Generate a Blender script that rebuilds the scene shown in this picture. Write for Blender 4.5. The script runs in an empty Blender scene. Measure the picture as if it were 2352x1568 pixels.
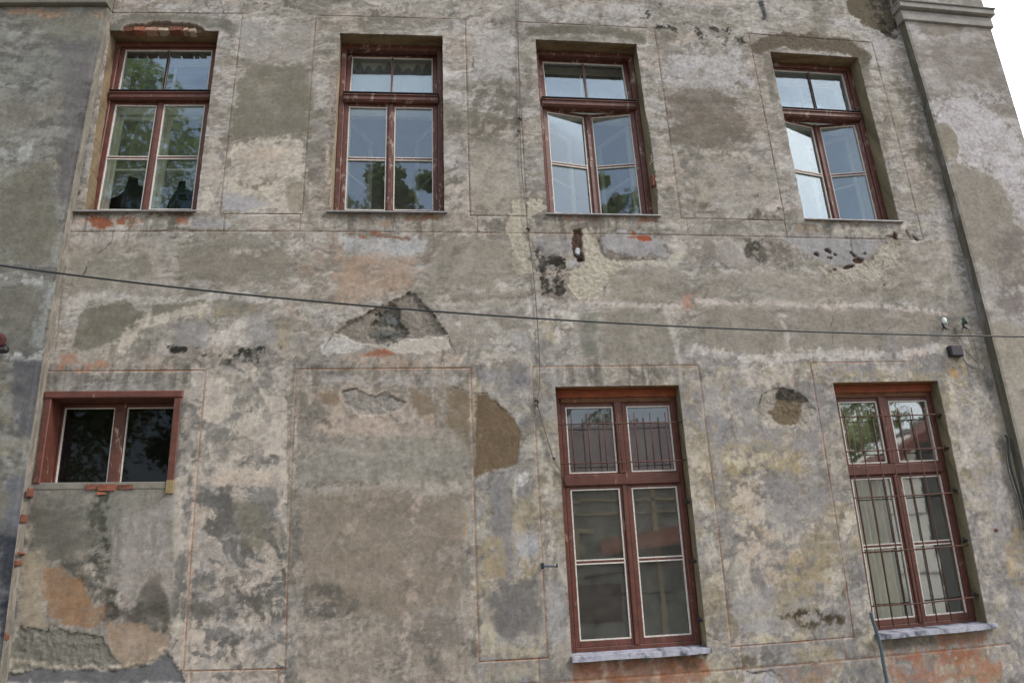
import bpy, math, random
import numpy as np
from mathutils import Matrix, Vector
random.seed(7)
sc = bpy.context.scene
# ------------------------------------------------------------------ camera
D = 6.5            # distance camera - facade plane (m)
EYE = 1.6
FK, PK, YK, RK, KK = 1768.10141, .334480684, .120636179, -.0453390533, .0440035923
F0, P0, Y0, R0 = 1698.55975, .324824617, .115534866, -.0436553048
def basis(pi, ya, ro):
    cp, sp, cy, sy = math.cos(pi), math.sin(pi), math.cos(ya), math.sin(ya)
    f = np.array([sy*cp, cy*cp, sp]); r = np.array([cy, -sy, 0.]); u = np.cross(r, f)
    c, s = math.cos(ro), math.sin(ro)
    return c*r+s*u, -s*r+c*u, f
BK = basis(PK, YK, RK); B0 = basis(P0, Y0, R0)
cam = bpy.data.objects.new('camera', bpy.data.cameras.new('camera'))
sc.collection.objects.link(cam)
cam.data.sensor_width = 36; cam.data.lens = 36*F0/2352
cam.data.clip_start = .05; cam.data.clip_end = 2000
m = Matrix.Identity(4)
for i in range(3):
    m[i][0], m[i][1], m[i][2] = B0[0][i], B0[1][i], -B0[2][i]
m[2][3] = EYE
cam.matrix_world = m
sc.camera = cam
# ------------------------------------------------------------------ sky + sun
SUN_EL, SUN_AZ = 46, 120      # azimuth clockwise from +Y (behind the camera, to the right)
w = bpy.data.worlds.new('World'); sc.world = w; w.use_nodes = True
nt = w.node_tree; bg = nt.nodes['Background']
sky = nt.nodes.new('ShaderNodeTexSky'); sky.sky_type = 'NISHITA'; sky.sun_disc = False
sky.sun_elevation = math.radians(SUN_EL); sky.sun_rotation = math.radians(SUN_AZ)
sky.dust_density = 3; sky.air_density = 1
hz = nt.nodes.new('ShaderNodeMixRGB'); hz.inputs[0].default_value = .42
hz.inputs[2].default_value = (12.0, 12.2, 12.6, 1)      # bright cloud, thicker over the house than behind the viewer
tc = nt.nodes.new('ShaderNodeTexCoord'); sx = nt.nodes.new('ShaderNodeSeparateXYZ'); nt.links.new(tc.outputs['Generated'], sx.inputs[0])
cn = nt.nodes.new('ShaderNodeTexNoise'); cn.inputs['Scale'].default_value = 2.2; cn.inputs['Detail'].default_value = 6; nt.links.new(tc.outputs['Generated'], cn.inputs['Vector'])
ca = nt.nodes.new('ShaderNodeMath'); ca.operation = 'MULTIPLY_ADD'; nt.links.new(cn.outputs['Fac'], ca.inputs[0]); ca.inputs[1].default_value = .5; nt.links.new(sx.outputs['Y'], ca.inputs[2])
cm = nt.nodes.new('ShaderNodeMapRange'); nt.links.new(ca.outputs[0], cm.inputs[0]); cm.inputs[1].default_value = -.5; cm.inputs[2].default_value = .6; cm.inputs[3].default_value = .22; cm.inputs[4].default_value = .92
nt.links.new(cm.outputs[0], hz.inputs[0])
nt.links.new(sky.outputs[0], hz.inputs[1]); nt.links.new(hz.outputs[0], bg.inputs[0])
bg.inputs[1].default_value = .15
sun = bpy.data.objects.new('sun', bpy.data.lights.new('sun', 'SUN'))
sc.collection.objects.link(sun)
sun.data.energy = 1.7; sun.data.angle = math.radians(11); sun.data.color = (1, .95, .87)
az, el = math.radians(SUN_AZ), math.radians(SUN_EL)
sd = Vector((math.sin(az)*math.cos(el), math.cos(az)*math.cos(el), math.sin(el)))
sun.rotation_euler = (-sd).to_track_quat('-Z', 'Y').to_euler()
sun.location = (3, -6, 14)
sc.view_settings.view_transform = 'Standard'; sc.view_settings.look = 'None'
sc.view_settings.exposure = 0.42; sc.view_settings.gamma = 1
try: sc.view_settings.use_curve_mapping = False
except Exception: pass
sc.render.resolution_x = 1024; sc.render.resolution_y = 682
# ------------------------------------------------------------------ mapping helpers
# Lens barrel distortion is built into the facade geometry: plan coordinates (x, z) on it are bent by a smooth, few-centimetre field.
def forward(u, v):                       # facade plan (distance 1) -> photo position (2352 px wide)
    d = np.stack([u, np.ones_like(u), v], -1)
    a, b, c = d@BK[0], d@BK[1], np.maximum(d@BK[2], .2)
    X, Y = FK*a/c, -FK*b/c
    x, y = X.copy(), Y.copy()
    for _ in range(14):
        s = 1+KK*np.minimum((x*x+y*y)/1176**2, 1.9); x, y = X/s, Y/s
    return x+1176, y+784
def lens_warp(x, z):
    x, z = np.broadcast_arrays(np.asarray(x, float), np.asarray(z, float))
    px, py = forward(x/D, z/D); px = px-1176; py = py-784
    d = px[..., None]*B0[0]-py[..., None]*B0[1]+F0*B0[2]
    return d[..., 0]/d[..., 1]*D, d[..., 2]/d[..., 1]*D
def W(x, z, d=0.):                       # plan x, height over eye z, d out of the wall -> world
    a, b = lens_warp(x, z)
    a = np.asarray(a); out = np.empty(a.shape+(3,)); out[..., 0] = a; out[..., 1] = D-np.asarray(d); out[..., 2] = EYE+b
    return out
def plan(px, py, d=0.):                  # inverse of forward
    x, y = px-1176, py-784; s = 1+KK*(x*x+y*y)/1176**2
    v = x*s*BK[0]-y*s*BK[1]+FK*BK[2]
    return v[0]/v[1]*(D-d), v[2]/v[1]*(D-d)
def pxw(px, py, y):                        # world point at distance y seen at px, py
    x, yy = px-1176, py-784; v = x*B0[0]-yy*B0[1]+F0*B0[2]; return v/v[1]*y+np.array((0, 0, EYE))
# ------------------------------------------------------------------ object helpers
COL = sc.collection; WL = {}
def tag(o, label=None, cat=None, group=None, kind=None):
    if label: o['label'] = label
    if cat: o['category'] = cat
    if group: o['group'] = group
    if kind: o['kind'] = kind
    return o
def empty(name, loc, parent=None):
    o = bpy.data.objects.new(name, None); COL.objects.link(o); WL[o.name] = Vector(loc)
    if parent: o.parent = parent; o.location = Vector(loc)-WL[parent.name]
    else: o.location = loc
    o.empty_display_size = .2
    return o
class MB:
    def __init__(s, tf=None, flat=False):
        s.v = []; s.f = []; s.tf = tf; s.flat = flat; s.smooth = False
    def pts(s, L):                       # L: (x, z, d) plan points
        k = len(s.v)
        for p in L:
            if s.tf: p = s.tf(p)
            if s.flat: s.v.append((p[0], p[1], p[2]))
            else: s.v.append(tuple(W(p[0], p[1], p[2])))
        return k
    def box(s, x0, x1, z0, z1, d0, d1, bev=0):
        if d0 > d1: d0, d1 = d1, d0
        b = min(bev, (x1-x0)*.4, (z1-z0)*.4, (d1-d0)*.4)
        if b <= 0:
            k = s.pts([(x0, z0, d0), (x1, z0, d0), (x1, z1, d0), (x0, z1, d0), (x0, z0, d1), (x1, z0, d1), (x1, z1, d1), (x0, z1, d1)])
            s.f += [[k+i for i in q] for q in ((3, 2, 1, 0), (4, 5, 6, 7), (0, 1, 5, 4), (1, 2, 6, 5), (2, 3, 7, 6), (3, 0, 4, 7))]
        else:                            # front edges chamfered
            k = s.pts([(x0, z0, d0), (x1, z0, d0), (x1, z1, d0), (x0, z1, d0), (x0, z0, d1-b), (x1, z0, d1-b), (x1, z1, d1-b), (x0, z1, d1-b),
                       (x0+b, z0+b, d1), (x1-b, z0+b, d1), (x1-b, z1-b, d1), (x0+b, z1-b, d1)])
            s.f += [[k+i for i in q] for q in ((3, 2, 1, 0), (0, 1, 5, 4), (1, 2, 6, 5), (2, 3, 7, 6), (3, 0, 4, 7),
                    (4, 5, 9, 8), (5, 6, 10, 9), (6, 7, 11, 10), (7, 4, 8, 11), (8, 9, 10, 11))]
    def prism(s, poly, d0, d1):          # poly: (x, z) counter-clockwise
        n = len(poly); k = s.pts([(x, z, d1) for x, z in poly]+[(x, z, d0) for x, z in poly])
        s.f.append([k+i for i in range(n)]); s.f.append([k+n+i for i in reversed(range(n))])
        for i in range(n): j = (i+1) % n; s.f.append([k+i, k+n+i, k+n+j, k+j])
    def tube(s, P, r, n=6):              # P: world points
        P = [Vector(p) for p in P]; R = r if isinstance(r, (list, tuple)) else [r]*len(P); k = len(s.v)
        for i, p in enumerate(P):
            t = (P[min(i+1, len(P)-1)]-P[max(i-1, 0)]).normalized()
            a = t.cross(Vector((0, 1, .13))); 
            if a.length < .1: a = t.cross(Vector((1, 0, 0)))
            a.normalize(); b = t.cross(a)
            for j in range(n):
                q = p+(a*math.cos(j*2*math.pi/n)+b*math.sin(j*2*math.pi/n))*R[i]; s.v.append(tuple(q))
        for i in range(len(P)-1):
            for j in range(n): jj = (j+1) % n; s.f.append([k+i*n+j, k+i*n+jj, k+(i+1)*n+jj, k+(i+1)*n+j])
        s.f.append([k+j for j in reversed(range(n))]); s.f.append([k+(len(P)-1)*n+j for j in range(n)])
        s.smooth = True
    def wtube(s, P, r, n=6): s.tube([W(*p) for p in P], r, n)
    def build(s, name, mat, parent=None):
        me = bpy.data.meshes.new(name); V = np.array(s.v, float)
        mn, mx = V.min(0), V.max(0); o0 = Vector(((mn[0]+mx[0])/2, (mn[1]+mx[1])/2, mn[2]))
        me.from_pydata([tuple(p) for p in (V-np.array(o0))], [], s.f); me.validate(); me.update()
        me.materials.append(mat)
        if s.smooth: me.polygons.foreach_set('use_smooth', [True]*len(me.polygons))
        o = bpy.data.objects.new(name, me); COL.objects.link(o); WL[o.name] = o0
        if parent: o.parent = parent; o.location = o0-WL[parent.name]
        else: o.location = o0
        return o
# ------------------------------------------------------------------ materials
def lin(c):
    c = np.asarray(c, float)/255; return np.where(c <= .04045, c/12.92, ((c+.055)/1.055)**2.4)
def L4(r, g, b): return tuple(lin((r, g, b)))+(1,)
def newmat(name):
    m = bpy.data.materials.new(name); m.use_nodes = True; n = m.node_tree
    return m, n, n.nodes['Principled BSDF']
def noise(n, scale, detail=5, rough=.6, vec=None, dist=0):
    t = n.nodes.new('ShaderNodeTexNoise'); t.inputs['Scale'].default_value = scale
    t.inputs['Detail'].default_value = detail; t.inputs['Roughness'].default_value = rough; t.inputs['Distortion'].default_value = dist
    if vec is not None: n.links.new(vec, t.inputs['Vector'])
    return t.outputs['Fac']
def ramp(n, src, stops):
    r = n.nodes.new('ShaderNodeValToRGB'); n.links.new(src, r.inputs[0]); e = r.color_ramp.elements
    while len(e) < len(stops): e.new(.5)
    for k, (p, c) in zip(e, stops): k.position = p; k.color = c if len(c) == 4 else tuple(c)+(1,)
    return r.outputs[0]
def mix(n, fac, a, b, mode='MIX'):
    x = n.nodes.new('ShaderNodeMixRGB'); x.blend_type = mode
    for i, s in ((0, fac), (1, a), (2, b)):
        if isinstance(s, (int, float, tuple)): x.inputs[i].default_value = s
        else: n.links.new(s, x.inputs[i])
    return x.outputs[0]
def bump(n, b, src, strength=.4, dist=.01):
    x = n.nodes.new('ShaderNodeBump'); x.inputs['Strength'].default_value = strength; x.inputs['Distance'].default_value = dist
    n.links.new(src, x.inputs['Height']); n.links.new(x.outputs[0], b.inputs['Normal'])
def geo(n): 
    g = n.nodes.new('ShaderNodeNewGeometry'); return g.outputs['Position']
def stretch(n, vec, sx, sy, sz):
    mp = n.nodes.new('ShaderNodeMapping'); mp.inputs['Scale'].default_value = (sx, sy, sz); n.links.new(vec, mp.inputs['Vector']); return mp.outputs[0]
def plain(name, col, rough=.6, sc1=20, var=.25, bmp=.2, metal=0.):
    m, n, b = newmat(name); p = geo(n); f = noise(n, sc1, 6, .65, p)
    c = L4(*col); n.links.new(ramp(n, f, [(.3, tuple(x*(1-var) for x in c[:3])), (.7, tuple(min(1, x*(1+var)) for x in c[:3]))]), b.inputs['Base Color'])
    b.inputs['Roughness'].default_value = rough; b.inputs['Metallic'].default_value = metal
    bump(n, b, noise(n, sc1*4, 4, .6, p), bmp, .005)
    return m
def plaster_mat():
    m, n, b = newmat('weathered_plaster'); p = geo(n)
    a = n.nodes.new('ShaderNodeAttribute'); a.attribute_name = 'Col'
    f1 = noise(n, 30, 8, .72, p); f2 = noise(n, 130, 5, .7, p); f3 = noise(n, 9, 6, .7, stretch(n, p, 1, 1, .5), .6)
    c = mix(n, 1., a.outputs['Color'], ramp(n, f1, [(.30, (.84,)*3), (.5, (1.,)*3), (.70, (1.13,)*3)]), 'MULTIPLY')
    c = mix(n, 1., c, ramp(n, f2, [(.30, (.80,)*3), (.5, (1.,)*3), (.72, (1.18,)*3)]), 'MULTIPLY')
    c = mix(n, 1., c, ramp(n, f3, [(.32, (.90, .89, .87)), (.5, (1., 1, 1)), (.68, (1.09, 1.08, 1.08))]), 'MULTIPLY')
    n.links.new(c, b.inputs['Base Color']); b.inputs['Roughness'].default_value = .93; b.inputs['Specular IOR Level'].default_value = .2
    ad = n.nodes.new('ShaderNodeMath'); ad.operation = 'MULTIPLY_ADD'; n.links.new(f2, ad.inputs[0]); ad.inputs[1].default_value = .35; n.links.new(f1, ad.inputs[2])
    ro = n.nodes.new('ShaderNodeAttribute'); ro.attribute_name = 'Rough'
    st = n.nodes.new('ShaderNodeMath'); st.operation = 'MULTIPLY_ADD'; n.links.new(ro.outputs['Fac'], st.inputs[0]); st.inputs[1].default_value = .6; st.inputs[2].default_value = .28
    x = n.nodes.new('ShaderNodeBump'); x.inputs['Distance'].default_value = .02
    n.links.new(st.outputs[0], x.inputs['Strength']); n.links.new(ad.outputs[0], x.inputs['Height']); n.links.new(x.outputs[0], b.inputs['Normal'])
    return m
def paint_mat(name, base, dark, chip, chip_amt=.62, rough=.5):
    m, n, b = newmat(name); p = geo(n)
    f = noise(n, 14, 6, .6, p); fc = noise(n, 16, 7, .75, stretch(n, p, 1, 1, .35), .3); fh = noise(n, 60, 6, .7, stretch(n, p, .25, 1, 1))
    c = ramp(n, f, [(.3, L4(*dark)), (.7, L4(*base))])
    c = mix(n, 1., c, ramp(n, fh, [(.3, (.78,)*3), (.7, (1.15,)*3)]), 'MULTIPLY')
    k = ramp(n, fc, [(chip_amt, (0, 0, 0)), (chip_amt+.045, (1, 1, 1))])
    c = mix(n, k, c, L4(*chip)); n.links.new(c, b.inputs['Base Color'])
    b.inputs['Roughness'].default_value = rough; bump(n, b, fc, .25, .004)
    return m
def glass_mat(name, fac=.22, fr=.22, tint=(.78, .84, .82), refl=(.88, .95, 1.), wav=.05, dirt=.06):
    m = bpy.data.materials.new(name); m.use_nodes = True; n = m.node_tree; n.nodes.remove(n.nodes['Principled BSDF']); out = n.nodes['Material Output']
    t = n.nodes.new('ShaderNodeBsdfTransparent'); t.inputs[0].default_value = tint+(1,)
    g = n.nodes.new('ShaderNodeBsdfGlossy'); g.inputs['Roughness'].default_value = .02; g.inputs["Color"].default_value = refl+(1,)
    p = geo(n); bp = n.nodes.new('ShaderNodeBump'); bp.inputs['Strength'].default_value = wav; bp.inputs['Distance'].default_value = .05
    n.links.new(noise(n, 5, 2, .4, p), bp.inputs['Height']); n.links.new(bp.outputs[0], g.inputs['Normal'])
    lw = n.nodes.new('ShaderNodeLayerWeight'); lw.inputs[0].default_value = .35
    ad = n.nodes.new('ShaderNodeMath'); ad.operation = 'MULTIPLY_ADD'; n.links.new(lw.outputs['Fresnel'], ad.inputs[0]); ad.inputs[1].default_value = fr; ad.inputs[2].default_value = fac
    ms = n.nodes.new('ShaderNodeMixShader'); n.links.new(ad.outputs[0], ms.inputs[0]); n.links.new(t.outputs[0], ms.inputs[1]); n.links.new(g.outputs[0], ms.inputs[2])
    df = n.nodes.new('ShaderNodeBsdfDiffuse'); df.inputs[0].default_value = (.5, .5, .47, 1)
    dm = n.nodes.new('ShaderNodeMath'); dm.operation = 'MULTIPLY'; n.links.new(noise(n, 7, 6, .7, p), dm.inputs[0]); dm.inputs[1].default_value = dirt*2
    m2 = n.nodes.new('ShaderNodeMixShader'); n.links.new(dm.outputs[0], m2.inputs[0]); n.links.new(ms.outputs[0], m2.inputs[1]); n.links.new(df.outputs[0], m2.inputs[2])
    n.links.new(m2.outputs[0], out.inputs[0])
    return m
M_PL = plaster_mat()
M_RED = paint_mat('red_brown_paint', (106, 62, 52), (80, 48, 40), (138, 120, 106), .615)
M_REDW = paint_mat('worn_red_paint', (108, 64, 54), (78, 49, 42), (152, 138, 126), .565)
M_DARKW = paint_mat('bare_brown_wood', (120, 84, 58), (84, 54, 38), (150, 112, 74), .64, .8)
M_ORW = paint_mat('orange_brown_wood', (150, 80, 45), (120, 58, 34), (165, 120, 80), .66, .7)
M_PUT = plain('white_putty', (205, 202, 196), .7, 60, .3, .3)
M_CREAM = paint_mat('cream_paint', (226, 222, 204), (204, 200, 182), (140, 130, 110), .72)
M_GLU = glass_mat('window_glass', .10, tint=(.90, .93, .92), refl=(.74, .87, .98), wav=.018, dirt=.03)
M_GLI = glass_mat('inner_window_glass', .02, tint=(.93, .95, .94), refl=(.66, .85, 1.), wav=.01, dirt=.02)
M_GLL = glass_mat('lower_window_glass', .07, tint=(.84, .86, .84), refl=(.92, .97, 1.), wav=.006)
M_GLW = glass_mat('bright_window_glass', .19, tint=(.9, .92, .9), refl=(.95, .98, 1.), wav=.012, dirt=.02)
M_GLD = glass_mat('dark_window_glass', .014, .04, tint=(.6, .62, .6), wav=.01, dirt=.008)
M_ZINC = plain('zinc_sill', (150, 150, 152), .45, 15, .3, .1, .3)
M_BLK = plain('black_cable', (34, 42, 45), .5, 30, .2, .1)
M_WIRE = plain('grey_wire', (78, 76, 72), .6, 30, .2, .1)
M_RUST = plain('rusty_iron', (84, 56, 48), .8, 60, .35, .3)
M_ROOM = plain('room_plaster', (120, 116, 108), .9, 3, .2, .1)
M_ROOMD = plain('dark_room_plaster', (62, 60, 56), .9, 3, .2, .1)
# ------------------------------------------------------------------ noise + colour of the plaster
def gnoise(x, y, seed):
    xi = np.floor(x).astype(np.int64); yi = np.floor(y).astype(np.int64); xf = x-xi; yf = y-yi
    def h(a, b):
        n = (a*374761393+b*668265263+seed*1442695041) & 0xffffffff
        n = ((n ^ (n >> 13))*1274126177) & 0xffffffff; n = (n ^ (n >> 16)) & 0xffff
        t = n*(2*np.pi/65536); return np.cos(t), np.sin(t)
    u = xf*xf*xf*(xf*(xf*6-15)+10); v = yf*yf*yf*(yf*(yf*6-15)+10)
    def dt(i, j):
        c, s = h(xi+i, yi+j); return c*(xf-i)+s*(yf-j)
    a = dt(0, 0)*(1-u)+dt(1, 0)*u; b = dt(0, 1)*(1-u)+dt(1, 1)*u
    return (a*(1-v)+b*v)*1.5
def fbm(x, y, f, o=4, seed=0, ax=1., ay=1., ang=0., g=.55):
    if ang: c, s = math.cos(ang), math.sin(ang); x, y = c*x+s*y, -s*x+c*y
    r = 0; a = 1.; t = 0
    for i in range(o):
        r = r+a*gnoise(x*f*ax+17.3*i, y*f*ay-9.1*i, seed+i*31); t += a; a *= g; f *= 2.03
    return r/t*1.6
def sst(a, b, x): t = np.clip((x-a)/(b-a), 0, 1); return t*t*(3-2*t)
def segdist(X, Y, pts, closed):
    d = np.full(X.shape, 1e9); n = len(pts)
    for i in range(n if closed else n-1):
        ax, ay = pts[i]; bx, by = pts[(i+1) % n]; dx, dy = bx-ax, by-ay; L = dx*dx+dy*dy+1e-9
        t = np.clip(((X-ax)*dx+(Y-ay)*dy)/L, 0, 1); d = np.minimum(d, np.hypot(X-ax-t*dx, Y-ay-t*dy))
    return d
def inside(X, Y, pts):
    c = np.zeros(X.shape, bool); n = len(pts)
    for i in range(n):
        ax, ay = pts[i]; bx, by = pts[(i+1) % n]
        if ay == by: continue
        c ^= ((ay > Y) != (by > Y)) & (X < (bx-ax)*(Y-ay)/(by-ay)+ax)
    return c
def E(cx, cy, rx, ry, a=0):              # ellipse as polygon
    a = math.radians(a)
    return [(cx+rx*math.cos(t)*math.cos(a)-ry*math.sin(t)*math.sin(a), cy+rx*math.cos(t)*math.sin(a)+ry*math.sin(t)*math.cos(a)) for t in [k*math.pi/6 for k in range(12)]]
def Rc(x0, y0, x1, y1): return [(x0, y0), (x1, y0), (x1, y1), (x0, y1)]
# palette (sRGB)
OL = (127, 120, 104); OLD = (104, 99, 86); LIL = (172, 167, 166); CR = (186, 174, 158); PK = (180, 156, 140); DK = (84, 80, 73); BLK = (52, 50, 45)
TAN = (152, 114, 80); OCH = (160, 140, 100); BR = (118, 99, 76); BG = (138, 138, 143); OR = (152, 84, 56); WH = (196, 192, 188); BE = (150, 142, 129); YC = (176, 167, 148); GR = (140, 136, 130)
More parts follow.
